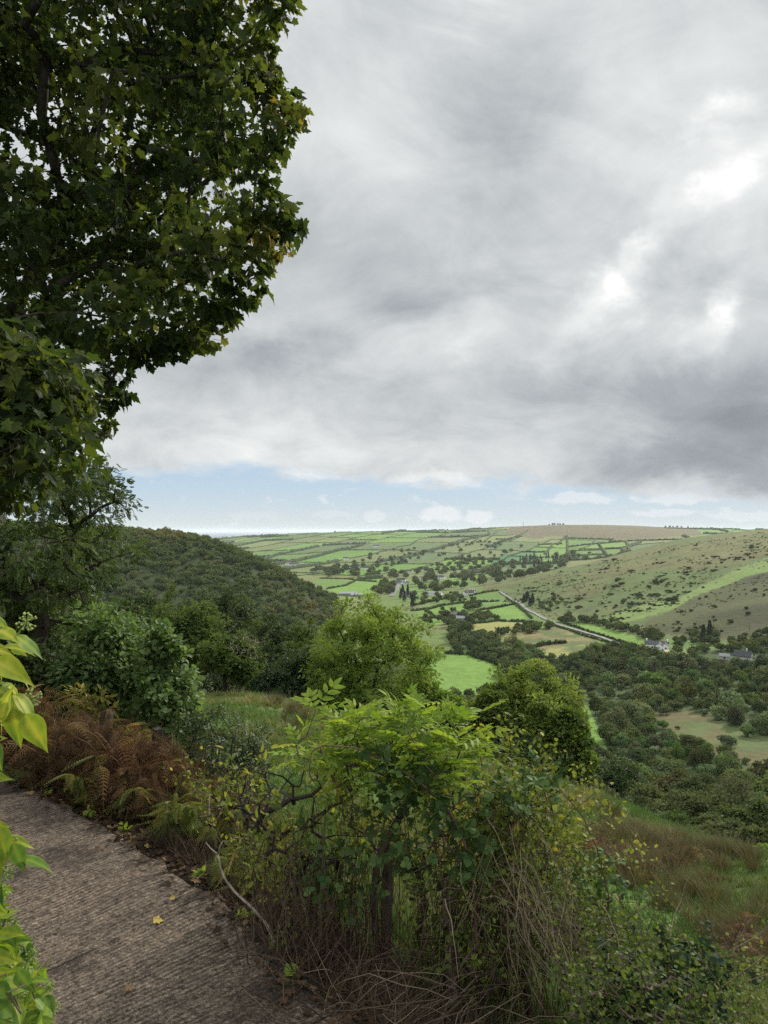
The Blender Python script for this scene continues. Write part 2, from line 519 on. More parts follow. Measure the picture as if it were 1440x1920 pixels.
# heights (below the eye) along lines of sight: column of the photograph -> (distance, height)
TABLE = {
    -900: [(.3, -1.9), (8, -1.9), (12, -2.2), (20, -3), (40, -5), (80, -10), (150, -18), (300, -28), (400, -22), (620, 18), (900, 30), (2000, 0), (5000, -130)],
    -300: [(.3, -1.9), (7, -1.9), (9, -2.3), (12, -3.0), (20, -4.4), (40, -8), (80, -15), (150, -28), (300, -45), (400, -35), (480, -10), (620, 14), (800, 24), (1200, 16), (2000, -20), (3500, -105), (5000, -135)],
    0: [(.3, -1.9), (5.6, -1.9), (6.6, -1.96), (8, -2.5), (12, -3.4), (20, -5), (40, -9), (80, -18), (150, -34), (300, -60), (400, -50), (480, -28), (620, 0), (800, 8), (1200, 5), (2000, -30), (3500, -110), (5000, -135)],
    200: [(.3, -1.9), (4.6, -1.9), (5.4, -1.98), (8, -3.1), (12, -4.2), (20, -6), (38, -9.5), (60, -15), (90, -22), (150, -38), (300, -66), (420, -53), (500, -26), (600, -5), (700, -3), (1000, -14), (2000, -60), (3500, -115), (5000, -135)],
    300: [(.3, -1.9), (4.1, -1.9), (5, -2.0), (7, -2.9), (10, -4.2), (20, -6.2), (37, -9), (60, -15), (90, -24), (150, -42), (300, -69), (420, -58), (500, -30), (600, -4), (660, -4), (900, -28), (2000, -80), (3500, -100), (5000, -125)],
    400: [(.3, -1.9), (3.7, -1.9), (4.5, -2.0), (6, -2.75), (10, -4.4), (20, -6.5), (36, -8.6), (45, -10.5), (60, -15), (90, -26), (150, -45), (300, -72), (430, -67), (520, -38), (600, -13), (650, -11), (800, -35), (1200, -85), (2200, -90), (3500, -60), (4200, -40), (6000, -110), (8000, -136)],
    540: [(.3, -1.9), (3.2, -1.9), (4, -2.1), (6, -3.0), (10, -4.6), (20, -6.8), (34, -8.6), (40, -9.5), (48, -12), (60, -17), (90, -30), (150, -52), (300, -76), (450, -78), (560, -62), (640, -43), (700, -46), (900, -82), (1200, -91), (1600, -95), (2200, -86), (3000, -54), (4000, -20), (4500, -18), (6000, -100), (8000, -136)],
    640: [(.3, -1.9), (2.73, -1.9), (3.5, -2.08), (5, -2.8), (8, -4.1), (12, -5.4), (20, -7.2), (34, -9.6), (40, -10.7), (48, -13.5), (60, -18), (90, -33), (150, -55), (300, -77), (450, -80), (680, -80), (1000, -88), (1300, -92), (1600, -92), (1900, -85), (2600, -58), (3300, -28), (4000, -9), (4600, -14), (7000, -100), (9000, -136)],
    720: [(.3, -1.9), (2.4, -1.9), (3.0, -2.0), (4, -2.4), (6, -3.4), (10, -5.1), (20, -7.9), (34, -10.5), (40, -11.6), (48, -14.8), (60, -19.5), (90, -34), (150, -56), (300, -76), (450, -80), (700, -84), (1000, -88), (1400, -92), (1900, -84), (2600, -54), (3300, -22), (4000, -3), (4600, -10), (7000, -100), (9000, -136)],
    880: [(.3, -1.9), (2.2, -1.9), (2.8, -2.1), (4, -2.7), (6, -3.7), (10, -5.3), (20, -8.2), (30, -10.3), (36, -11.5), (44, -15), (60, -21), (90, -35), (150, -57), (300, -74), (343, -75), (430, -77), (575, -80), (1000, -87), (1600, -90), (2000, -76), (2600, -46), (3300, -11), (4000, 9), (4600, 5), (7000, -60), (9000, -136)],
    1000: [(.3, -1.9), (2.2, -1.92), (2.8, -2.2), (4, -2.9), (6, -4.0), (10, -5.7), (20, -8.8), (28, -10.5), (33, -11.4), (40, -14.5), (48, -18), (60, -23.5), (90, -37), (150, -57), (250, -72), (300, -75), (450, -78), (700, -81), (800, -78), (1000, -66), (1100, -69), (1400, -86), (1700, -84), (2200, -62), (2800, -26), (3300, 8), (3700, 27), (4200, 24), (7000, -20), (9000, -136)],
    1100: [(.3, -1.9), (2.2, -1.95), (2.8, -2.3), (4, -3.1), (6, -4.2), (10, -6.0), (20, -9.0), (26, -10.2), (30, -11.0), (36, -13.5), (48, -19), (60, -25), (90, -38), (150, -58), (230, -70), (300, -75), (450, -78), (600, -78.5), (700, -73), (850, -59), (1000, -49), (1080, -50), (1300, -70), (1700, -80), (2300, -58), (3000, -4), (3600, 29), (4200, 28), (7000, 0), (9000, -136)],
    1280: [(.3, -1.9), (2.2, -2.0), (2.8, -2.4), (4, -3.3), (6, -4.5), (10, -6.4), (20, -9.7), (24, -10.6), (27, -11.6), (32, -13.8), (40, -17.5), (60, -27), (90, -41), (120, -51), (150, -59), (220, -68), (300, -73), (415, -76), (470, -76), (540, -68), (600, -61.5), (700, -50), (800, -37), (1000, -15), (1150, -13), (1500, -42), (2500, -28), (3600, 13), (4500, 12), (9000, -136)],
    1440: [(.3, -1.9), (2.2, -2.0), (2.8, -2.5), (4, -3.5), (6, -4.7), (10, -6.6), (18, -9.1), (21, -9.9), (24, -11.2), (30, -14.2), (40, -19), (60, -29), (90, -42), (120, -52), (150, -58), (200, -66), (300, -71), (385, -71), (450, -66), (520, -57), (600, -47), (700, -33), (850, -12), (1000, 1.5), (1150, 3), (1500, -10), (2500, -20), (3600, 2), (4500, 2), (9000, -136)],
    1800: [(.3, -1.9), (2.2, -2.0), (3, -2.7), (5, -4.3), (10, -6.8), (18, -9.6), (30, -14.5), (60, -29), (120, -50), (200, -60), (300, -60), (450, -44), (700, -4), (1000, 32), (1300, 36), (2500, 10), (4500, 10), (9000, -100)],
    2800: [(.3, -1.9), (2.2, -2.0), (3, -2.7), (5, -4.2), (10, -6.5), (18, -9.0), (30, -13), (60, -24), (120, -38), (200, -42), (450, -10), (1000, 60), (2500, 40), (4500, 20), (9000, -50)],
}
SEA = -136.5


def pchip(x, y, xi):
    x = np.asarray(x, float); y = np.asarray(y, float)
    h = np.diff(x); d = np.diff(y) / h
    m = np.zeros(len(x)); m[0], m[-1] = d[0], d[-1]
    for k in range(1, len(x) - 1):
        if d[k - 1] * d[k] > 0:
            w1, w2 = 2 * h[k] + h[k - 1], h[k] + 2 * h[k - 1]
            m[k] = (w1 + w2) / (w1 / d[k - 1] + w2 / d[k])
    xi = np.clip(xi, x[0], x[-1]); k = np.clip(np.searchsorted(x, xi) - 1, 0, len(x) - 2)
    t = (xi - x[k]) / h[k]
    return ((1 + 2 * t) * (1 - t) ** 2) * y[k] + t * (1 - t) ** 2 * h[k] * m[k] + t * t * (3 - 2 * t) * y[k + 1] + t * t * (t - 1) * h[k] * m[k + 1]


LY0, LY1, NLY = math.log(.3), math.log(9000), 560
_ly = np.linspace(LY0, LY1, NLY)
_px = np.arange(-3400, 4900, 20.0)
_cols = sorted(TABLE)
_tab = np.array([pchip([math.log(a) for a, b in TABLE[c]], [b for a, b in TABLE[c]], _ly) for c in _cols])
GRID = np.array([np.interp(_px, _cols, _tab[:, j]) for j in range(NLY)]).T
for _ in range(5):                                     # round off the joins between neighbouring columns
    GRID[1:-1] = (GRID[:-2] + 2 * GRID[1:-1] + GRID[2:]) / 4


def ground(x, y):
    x = np.asarray(x, float); y = np.maximum(np.asarray(y, float), .3)
    p = np.clip((x / y * F + 720 - _px[0]) / 20.0, 0, len(_px) - 1.001)
    q = np.clip((np.log(y) - LY0) / (LY1 - LY0) * (NLY - 1), 0, NLY - 1.001)
    i, j = p.astype(int), q.astype(int); a, b = p - i, q - j
    z = (GRID[i, j] * (1 - a) + GRID[i + 1, j] * a) * (1 - b) + (GRID[i, j + 1] * (1 - a) + GRID[i + 1, j + 1] * a) * b
    k = np.clip((y - 3.5) / 6, 0, 1)
    z = z + k * (vnoise(x, y, 1.3, 1) * .12 + vnoise(x, y, 4.0, 2) * .35)
    k2 = np.clip((y - 60) / 300, 0, 1) * np.clip((x / y * F + 720 - 480) / 260, .22, 1)
    z = z + k2 * (vnoise(x, y, 45, 3) * 3.0 + vnoise(x, y, 160, 4) * 4.0)
    k3 = np.clip((y - 1500) / 800, 0, 1)
    return z + k3 * (vnoise(x, y, 420, 5) * 10.0)


def pix(px, py, y0=1.5, y1=8500):
    """the point of the land seen at that pixel of the photograph, first hit beyond y0"""
    ys = np.exp(np.linspace(math.log(y0), math.log(y1), 1500))
    x = (px - 720) / F * ys; e = (HOR - py) / F * ys
    hit = np.nonzero(ground(x, ys) >= e)[0]
    k = hit[0] if len(hit) else len(ys) - 1
    return np.array([x[k], ys[k], float(ground(x[k], ys[k]))])


def plan(poly, y0, y1=8500): return np.array([pix(a, b, y0, y1)[:2] for a, b in poly])


def inside(x, y, poly):
    r = np.zeros(np.shape(x), bool); n = len(poly)
    for k in range(n):
        x1, y1 = poly[k]; x2, y2 = poly[(k + 1) % n]
        c = (y1 > y) != (y2 > y)
        with np.errstate(divide='ignore', invalid='ignore'):
            r ^= c & (x < (x2 - x1) * (y - y1) / (y2 - y1 + 1e-12) + x1)
    return r


G_BRIGHT, G_MID, G_OLIVE, G_YEL = (.118, .200, .040), (.10, .165, .042), (.135, .15, .055), (.20, .20, .065)
TAN, BROWN, HEATH = (.16, .135, .06), (.12, .09, .05), (.036, .040, .016)
MOOR = (.108, .112, .042)
FIELDS = [   # traced in the photograph, laid on the land
    ('bright', [(588, 1086), (640, 1087), (668, 1088), (650, 1098), (612, 1104), (598, 1098)], 700, G_MID),
    ('bright', [(668, 1088), (700, 1092), (716, 1100), (690, 1118), (640, 1116), (612, 1106), (650, 1098)], 700, G_BRIGHT),
    ('pale', [(625, 1119), (690, 1120), (712, 1130), (680, 1146), (640, 1136), (625, 1130)], 650, G_OLIVE),
    ('vill', [(745, 1094), (770, 1092), (792, 1104), (790, 1116), (742, 1116)], 700, G_MID),
    ('vill', [(775, 1120), (830, 1119), (850, 1126), (800, 1136), (776, 1134)], 650, G_MID),
    ('b', [(772, 1143), (868, 1131), (880, 1142), (852, 1152), (790, 1158)], 500, G_BRIGHT),
    ('b2', [(790, 1160), (835, 1158), (833, 1171), (792, 1172)], 450, G_BRIGHT),
    ('b3', [(834, 1172), (856, 1166), (866, 1176), (840, 1180)], 450, G_OLIVE),
    ('c1', [(880, 1118), (932, 1110), (950, 1122), (946, 1133), (905, 1143), (880, 1138)], 480, G_MID),
    ('c2', [(897, 1146), (960, 1134), (975, 1140), (985, 1161), (935, 1160)], 450, G_BRIGHT),
    ('d', [(862, 1190), (890, 1170), (930, 1166), (1012, 1171), (990, 1186), (940, 1196), (890, 1204)], 380, G_YEL),
    ('e', [(943, 1205), (1040, 1176), (1078, 1190), (1122, 1202), (1100, 1213), (1000, 1220), (948, 1216)], 350, TAN),
    ('f', [(990, 1222), (1090, 1209), (1155, 1206), (1112, 1222), (1060, 1234), (1008, 1232)], 340, G_YEL),
    ('g', [(1066, 1170), (1100, 1170), (1150, 1181), (1208, 1200), (1200, 1209), (1150, 1201), (1110, 1188)], 380, G_BRIGHT),
    ('h', [(790, 1222), (870, 1224), (940, 1250), (935, 1302), (780, 1305)], 200, G_BRIGHT),
    ('i', [(1078, 1322), (1100, 1322), (1140, 1408), (1085, 1412)], 150, G_BRIGHT),
    ('m', [(1222, 1338), (1290, 1333), (1340, 1348), (1500, 1385), (1500, 1470), (1380, 1425), (1330, 1407), (1260, 1392), (1238, 1360)], 130, TAN),
    ('n', [(1340, 1350), (1500, 1385), (1500, 1420), (1380, 1395)], 130, (.075, .095, .034)),
    ('o', [(1186, 1268), (1224, 1252), (1226, 1262), (1200, 1280)], 200, (.10, .17, .045)),
    ('p', [(1248, 1226), (1290, 1220), (1300, 1236), (1262, 1240)], 250, G_OLIVE),
    ('q', [(1395, 1246), (1430, 1238), (1440, 1246), (1410, 1254)], 250, G_MID),
]
MOOR_LOW = [(905, 1104), (930, 1112), (960, 1128), (1022, 1162), (1070, 1167), (1130, 1176), (1205, 1194), (1265, 1198), (1330, 1206), (1440, 1205), (1700, 1230)]
BAND = [(1118, 1163), (1198, 1137), (1263, 1127), (1323, 1095), (1384, 1067), (1500, 1025), (1500, 1050), (1440, 1071), (1396, 1083), (1303, 1117), (1263, 1143), (1206, 1159), (1170, 1168)]
HEATHER = [(1195, 1175), (1263, 1143), (1303, 1117), (1396, 1083), (1500, 1050), (1700, 1010), (1700, 1230), (1440, 1205), (1300, 1198), (1215, 1190)]
HILLTOP = [(948, 1001), (985, 984), (1050, 981), (1250, 986), (1320, 1003), (1200, 1012), (1080, 1011), (1000, 1010)]

D1 = np.array([.33, .944]); D2 = np.array([.944, -.33])      # the run of the far field walls


def far_cell(x, y):
    """irregular patchwork of fields on the far slope: strips along D1, each cut to lengths"""
    wx = x + vnoise(x, y, 500, 21) * 160; wy = y + vnoise(x, y, 500, 22) * 160
    a = (wx * D2[0] + wy * D2[1]) / 160.0; b = wx * D1[0] + wy * D1[1]
    i = np.floor(a); fa = a - i
    ln = 250 + 260 * _hash(i, i * 0, 31)
    c = b / ln + 7 * _hash(i, i * 0, 32); j = np.floor(c); fb = c - j
    return i, j, fa, fb, ln


def lush_bank(x, y):
    """greener, grazed part of the bank below the hedge"""
    px = x / y * F + 720
    return np.clip(1.35 - ((px - 1290) / 220) ** 2 - ((y - 12.5) / 4.2) ** 2 + vnoise(x, y, 1.6, 48) * 1.2, 0, 1)


def near_cover(x, y, C):
    """rough pasture below the path: grass, rushes, rusty bracken"""
    n1 = vnoise(x, y, 2.2, 41) + .5 * vnoise(x, y, .8, 42); n2 = vnoise(x, y, 5.0, 43) + .4 * vnoise(x, y, 1.5, 44)
    g = np.array((.07, .11, .027)); dry = np.array((.12, .105, .045)); rust = np.array((.115, .052, .022)); lush = np.array((.085, .155, .03))
    k = np.clip(n1 * 2.2 + .45, 0, 1)[:, None]; C = g * (1 - k) + dry * k
    k = np.clip(n2 * 3 - .25, 0, 1)[:, None]; C = C * (1 - k) + lush * k
    px = x / y * F + 720
    k = np.clip(1.2 - ((x - (y * .33)) ** 2 / 6 + (y - 20) ** 2 / 9), 0, 1) * np.clip(n1 * 3 + .8, 0, 1)
    k = np.maximum(k, np.clip(n2 * 4 - 1.3, 0, 1) * (px > 1000) * (y < 22))
    C = C * (1 - k[:, None]) + rust * k[:, None]
    k = lush_bank(x, y)[:, None]; C = C * (1 - k) + np.array((.080, .155, .027)) * k
    soil = np.array((.026, .02, .014))
    k = np.clip((6.6 - y - np.abs(x) * .35) / 1.6, 0, 1)[:, None]
    return C * (1 - k) + soil * k


def cover(x, y):
    x = x.astype(float); y = y.astype(float)
    C = np.tile(np.array((.042, .064, .022)), (len(x), 1))
    m = y < 52; C[m] = near_cover(x[m], y[m], C[m])
    px = x / y * F + 720
    m = (y > 430) & (y <= 1250); kk = np.clip(vnoise(x, y, 60, 58) * 2 + .5, 0, 1)[:, None]
    C[m] = (np.array(G_MID) * (1 - kk) + np.array(G_OLIVE) * kk)[m] * .9
    m = (px < 640) & (y > 300) & (y < 800); C[m] = (.034, .046, .018)
    # far slope
    m = y > 1250
    i, j, fa, fb, ln = far_cell(x[m], y[m])
    r = _hash(i, j, 51); pal = np.array([G_BRIGHT, G_MID, (.105, .19, .04), G_OLIVE, (.09, .13, .05), (.14, .17, .06), (.12, .20, .05), (.125, .15, .055)])
    far = pal[np.clip((r * 8).astype(int), 0, 7)] * .95
    C[m] = far
    for poly, y0, c in ((HILLTOP, 1900, (.105, .094, .048)), ([(1010, 1010), (1120, 1010), (1150, 1018), (1090, 1030), (1000, 1028)], 1700, None), ([(925, 1046), (950, 1038), (1006, 1037), (1010, 1046), (985, 1058), (920, 1060)], 1300, (.055, .13, .055))):
        if c is None: continue
        q = inside(x, y, plan(poly, y0)); C[q & (y > 1250)] = c
    for poly, c in (([(1009, 1022), (1046, 1021), (1062, 1006), (1020, 1006)], G_OLIVE), ([(1063, 1008), (1065, 1026), (1118, 1020), (1100, 1010)], G_MID), ([(1065, 1027), (1069, 1034), (1130, 1031), (1120, 1021)], G_BRIGHT),
                    ([(1069, 1035), (1066, 1046), (1136, 1042), (1131, 1033)], G_MID), ([(1122, 1020), (1136, 1030), (1178, 1029), (1174, 1016)], G_BRIGHT), ([(1136, 1031), (1140, 1040), (1180, 1038), (1178, 1030)], G_MID),
                    ([(977, 1036), (1021, 1036), (1033, 1026), (1000, 1024)], G_MID), ([(1021, 1040), (1060, 1040), (1060, 1024), (1035, 1025)], G_BRIGHT), ([(1142, 1012), (1303, 1010), (1290, 1016), (1150, 1017)], G_OLIVE)):
        q = inside(x, y, plan(poly, 1700)); C[q & (y > 1250)] = c
    n = vnoise(x, y, 70, 61) + .5 * vnoise(x, y, 22, 62)
    # moor spur on the right
    low = np.array([pix(a, b, 420) for a, b in MOOR_LOW])
    lp = low[:, 0] / low[:, 1] * F + 720
    ylow = np.interp(px, lp, low[:, 1])
    q = (y > ylow) & (y < 1380) & (px > 905)
    k = np.clip(n * 2.6 + .45, 0, 1)[:, None]
    mc = np.array(MOOR) * (1 - k) + np.array((.078, .112, .034)) * k
    k2 = np.clip(vnoise(x, y, 14, 63) + vnoise(x, y, 5, 64), 0, .6)[:, None]
    mc = mc * (1 - k2) + np.array((.065, .055, .03)) * k2
    C[q] = mc[q]
    w = vnoise(x, y, 40, 65) * 14
    q2 = inside(x + w, y + w, plan(HEATHER, 430)) & q
    k3 = np.clip(n + .3, 0, .7)[:, None]
    C[q2] = (np.array(HEATH) * (1 - k3) + np.array((.075, .085, .03)) * k3)[q2]
    q2 = inside(x + w * .5, y + w * .5, plan(BAND, 450)) & q
    C[q2] = (np.array((.105, .19, .04)) * (1 - .5 * k) + np.array(G_OLIVE) * .5 * k)[q2]
    for name, poly, y0, c in FIELDS:
        pl = plan(poly, y0)
        q = inside(x, y, pl)
        cc = np.array(c)
        if name == 'm': cc = np.array((.098, .086, .038))
        if name in ('e', 'm', 'f', 'n'):
            kk = np.clip(vnoise(x, y, 16, 71) * 2.4 + vnoise(x, y, 5, 72) + .4, 0, 1)[:, None]
            mix = cc * (1 - kk) + np.array((.075, .10, .035)) * kk
            C[q] = mix[q]
        else: C[q] = cc
    return C


def land_material():
    m, t, out = new_mat('land')
    c = attr(t, 'cover').outputs['Color']
    g = t.nodes.new('ShaderNodeTexCoord')
    ge = t.nodes.new('ShaderNodeNewGeometry')
    fine = noise_tex(t, g.outputs['Object'], 9.0, 6, 0.65)
    mid = noise_tex(t, g.outputs['Object'], 0.22, 6, 0.6)
    big = noise_tex(t, g.outputs['Object'], 0.03, 6, 0.62)
    v = (E(t, fine.outputs['Fac']).lin(.25, .75, .72, 1.28) * E(t, mid.outputs['Fac']).lin(.25, .75, .78, 1.22)) * E(t, big.outputs['Fac']).lin(.25, .75, .85, 1.15)
    h = t.nodes.new('ShaderNodeHueSaturation'); t.links.new(c, h.inputs['Color']); t.links.new(v.s, h.inputs['Value'])
    t.links.new(E(t, mid.outputs['Fac']).lin(.3, .7, .488, .512).s, h.inputs['Hue'])
    p = principled(t, .95, .1); t.links.new(h.outputs[0], p.inputs['Base Color'])
    b = t.nodes.new('ShaderNodeBump'); b.inputs['Strength'].default_value = .5; b.inputs['Distance'].default_value = .06
    t.links.new(fine.outputs['Fac'], b.inputs['Height'])
    b2 = t.nodes.new('ShaderNodeBump'); b2.inputs['Strength'].default_value = .5; b2.inputs['Distance'].default_value = 2.5
    t.links.new(mid.outputs['Fac'], b2.inputs['Height']); t.links.new(b.outputs[0], b2.inputs['Normal'])
    t.links.new(b2.outputs[0], p.inputs['Normal'])
    t.links.new(p.outputs[0], out.inputs[0])
    return m


def build_land():
    pxs = np.concatenate([np.linspace(-3300, -300, 60)[:-1], np.arange(-300, 1740, 2.6), np.linspace(1742, 4800, 60)])
    ys = np.concatenate([np.exp(np.linspace(math.log(.3), math.log(2), 22))[:-1], np.exp(np.linspace(math.log(2), math.log(48), 190))[:-1],
                         np.exp(np.linspace(math.log(48), math.log(1500), 300))[:-1], np.exp(np.linspace(math.log(1500), math.log(4800), 230))[:-1],
                         np.exp(np.linspace(math.log(4800), math.log(9000), 20))])
    U, Y = np.meshgrid((pxs - 720) / F, ys); X = U * Y
    Z = ground(X, Y)
    nr, nc = X.shape
    V = np.stack([X.ravel(), Y.ravel(), Z.ravel()], 1)
    i = (np.arange(nr - 1)[:, None] * nc + np.arange(nc - 1)[None]).ravel()
    q = np.stack([i, i + 1, i + nc + 1, i + nc], 1)
    g = Geo(); g.add(V, [q])
    o = g.build('ground', land_material(), smooth=True)
    a = o.data.attributes.new('cover', 'FLOAT_COLOR', 'POINT')
    C = cover(V[:, 0], V[:, 1])
    a.data.foreach_set('color', np.concatenate([C, np.ones((len(C), 1))], 1).astype(np.float32).ravel())
    tag(o, kind='structure')
    # sea
    m, t, out = new_mat('sea_water')
    p = principled(t, .55, .25); p.inputs['Base Color'].default_value = (.04, .08, .11, 1)
    gg = t.nodes.new('ShaderNodeTexCoord')
    nn = noise_tex(t, gg.outputs['Object'], .05, 5); bb = t.nodes.new('ShaderNodeBump'); bb.inputs['Strength'].default_value = .6; bb.inputs['Distance'].default_value = 4
    t.links.new(nn.outputs['Fac'], bb.inputs['Height']); t.links.new(bb.outputs[0], p.inputs['Normal']); t.links.new(p.outputs[0], out.inputs[0])
    g = Geo()
    s = np.array([[-50000, 5000, SEA], [50000, 5000, SEA], [60000, 66000, SEA], [-60000, 66000, SEA]])
    g.add(s, [np.array([[0, 1, 2, 3]])]); tag(g.build('sea', m), kind='structure')


def drape(name, pts, width, mat, lift=.5, n=160):
    P = np.array(pts); d = np.concatenate([[0], np.cumsum(np.linalg.norm(np.diff(P[:, :2], axis=0), axis=1))])
    s = np.linspace(0, d[-1], n); x = np.interp(s, d, P[:, 0]); y = np.interp(s, d, P[:, 1])
    for _ in range(6):
        x[1:-1] = (x[:-2] + x[1:-1] * 2 + x[2:]) / 4; y[1:-1] = (y[:-2] + y[1:-1] * 2 + y[2:]) / 4
    dx, dy = np.gradient(x), np.gradient(y); L = np.hypot(dx, dy); nx, ny = -dy / L * width / 2, dx / L * width / 2
    z = ground(x, y) + lift
    V = np.concatenate([np.stack([x + nx, y + ny, z], 1), np.stack([x - nx, y - ny, z], 1)])
    i = np.arange(n - 1)
    g = Geo(); g.add(V, [np.stack([i, i + n, i + n + 1, i + 1], 1)])
    o = g.build(name, mat, smooth=True); return tag(o, kind='structure')


build_land()
M['road'] = plain_mat('road_tarmac', [(0, (.10, .10, .10)), (1, (.17, .17, .165))], .3, .8, .3, 0)
M['track'] = plain_mat('track_gravel', [(0, (.22, .19, .15)), (1, (.33, .29, .23))], .3, .9, .2, 0)
drape('road', [pix(a, b, 420) for a, b in ((938, 1110), (950, 1118), (975, 1132), (1000, 1149), (1020, 1160), (1045, 1171), (1075, 1180), (1110, 1190), (1150, 1204), (1198, 1218))], 3.8, M['road'])
drape('road', [pix(a, b, 330) for a, b in ((1225, 1208), (1243, 1214), (1252, 1224), (1268, 1230), (1290, 1234))], 3.2, M['track'])
drape('road', [pix(a, b, 450) for a, b in ((630, 1126), (622, 1134), (618, 1142), (614, 1150), (604, 1160))], 5.0, M['track'])
drape('road', [pix(a, b, 600) for a, b in ((733, 1118), (740, 1108), (748, 1095), (755, 1088))], 7.0, M['road'])

# ---- the concrete path
EDGE = np.array([(.62, -1.2), (.62, -.2), (.55, .6), (.36, 1.5), (.12, 2.2), (-.16, 2.73), (-.64, 3.39), (-1.15, 3.92), (-1.75, 4.48), (-2.31, 4.96), (-2.95, 5.42), (-3.9, 6.0), (-6, 7.0), (-10, 8.4), (-16, 9.6)])


def spline(P, n):
    P = np.asarray(P, float)
    d = np.concatenate([[0], np.cumsum(np.linalg.norm(np.diff(P, axis=0), axis=1))])
    s = np.linspace(0, d[-1], n)
    return np.stack([pchip(d, P[:, k], s) for k in range(P.shape[1])], 1)


def path_material():
    m, t, out = new_mat('tined_concrete')
    uv = attr(t, 'along').outputs['Vector']
    sp = t.nodes.new('ShaderNodeSeparateXYZ'); t.links.new(uv, sp.inputs[0])
    s, w = E(t, sp.outputs[0]), E(t, sp.outputs[1])
    g = t.nodes.new('ShaderNodeTexCoord'); ob = g.outputs['Object']
    wob = E(t, noise_tex(t, ob, 5, 4).outputs['Fac'])
    grit = E(t, noise_tex(t, ob, 130, 4, .7).outputs['Fac'])
    grit2 = E(t, noise_tex(t, ob, 42, 5, .7).outputs['Fac'])
    wob2 = E(t, noise_tex(t, ob, 22, 4, .6).outputs['Fac'])
    str_ = E(t, noise_tex(t, combine(t, s * 46.0 + wob * 2.5 + wob2 * 1.8, w * 7.5 + wob * 2.0, 0.0), 1.0, 6, .75).outputs['Fac'])
    speck = E(t, noise_tex(t, ob, 75, 3, .6).outputs['Fac']).smooth(.56, .70)
    groove = ((s + wob * .035 + wob2 * .012) * 215.0)._m('SINE').lin(-1, 1)
    patch = E(t, noise_tex(t, ob, 1.6, 6, .62).outputs['Fac'])
    pit = E(t, noise_tex(t, ob, 16, 5, .7).outputs['Fac']).smooth(.60, .72)
    joint = (((s + wob * .05 - .1) / 1.15)._m('FRACT') - .5).abs().smooth(.006, .0) * patch.smooth(.38, .6)
    moss = patch.smooth(.52, .70) * grit2.smooth(.35, .6)
    val = str_.lin(.3, .7, .14, .52) + groove.lin(0, 1, -.09, .11) * patch.smooth(.35, .6, 1.2, .4) + grit.lin(.3, .7, -.26, .26) + grit2.lin(.3, .7, -.26, .26) + speck * .26
    val = val - moss * .42 - patch.smooth(.5, .75) * .12 - joint * .6 - pit * .28
    c = ramp(t, val, [(0, (.012, .009, .006)), (.22, (.046, .034, .024)), (.5, (.125, .096, .070)), (.9, (.30, .245, .19))])
    p = principled(t, .85, .25); t.links.new(c, p.inputs['Base Color'])
    hgt = str_ * .9 + groove * .3 + grit2 * .5 + grit * .25 - joint * 1.4 - pit * .8
    b = t.nodes.new('ShaderNodeBump'); b.inputs['Strength'].default_value = .8; b.inputs['Distance'].default_value = .008
    t.links.new(hgt.s, b.inputs['Height']); t.links.new(b.outputs[0], p.inputs['Normal'])
    t.links.new(p.outputs[0], out.inputs[0])
    return m


def build_path():
    e = spline(EDGE, 420)
    d = unit(np.gradient(e, axis=0)); nrm = np.stack([-d[:, 1], d[:, 0]], 1)
    wid = 1.62; nw = 26
    s = np.concatenate([[0], np.cumsum(np.linalg.norm(np.diff(e, axis=0), axis=1))])
    jit = vnoise(s, s * 0, .12, 5) * .05 + vnoise(s, s * 0, .5, 6) * .06
    V, A = [], []
    top = -1.9 + .035
    for k in range(nw + 1):
        f = k / nw; off = wid * f + jit * (1 - f)
        q = e + nrm * off[:, None]
        z = top + vnoise(q[:, 0], q[:, 1], .35, 9) * .012 - .01 * (1 - f) ** 8
        V.append(np.stack([q[:, 0], q[:, 1], z], 1)); A.append(np.stack([s + .12 * off, off, s * 0], 1))
    lo = V[0].copy(); lo[:, 2] -= .12; V.insert(0, lo); A.insert(0, A[0])
    V = np.array(V); n = V.shape[1]
    i = (np.arange(nw + 1)[:, None] * n + np.arange(n - 1)[None]).ravel()
    g = Geo(); g.add(V.reshape(-1, 3), [np.stack([i, i + 1, i + n + 1, i + n], 1)])
    o = g.build('path', path_material(), smooth=True)
    a = o.data.attributes.new('along', 'FLOAT_VECTOR', 'POINT')
    a.data.foreach_set('vector', np.array(A).reshape(-1, 3).astype(np.float32).ravel())
    tag(o, kind='structure')


build_path()

# ---------------------------------------------------------------- trees and woods
def yaw(n, r=None):
    a = (r or rng).uniform(0, 2 * pi, n); R = np.zeros((n, 3, 3))
    R[:, 0, 0] = np.cos(a); R[:, 0, 1] = -np.sin(a); R[:, 1, 0] = np.sin(a); R[:, 1, 1] = np.cos(a); R[:, 2, 2] = 1
    return R


def lobes_of(r, n, flat=.8, low=-.35):
    """centres and radii of the billows of a crown inside a unit ball"""
    c = [np.array([0, 0, .15])]; rad = [.62]
    k = 0
    while len(c) < n and k < 400:
        k += 1
        d = unit(r.normal(size=3)); d[2] = d[2] * .9 + .1
        if d[2] < low: continue
        p = d * r.uniform(.5, .78); q = r.uniform(.22, .40)
        if min(np.linalg.norm(p - a) for a in c[1:]) < .30 if len(c) > 1 else False: continue
        c.append(p); rad.append(q)
    return np.array(c), np.array(rad)


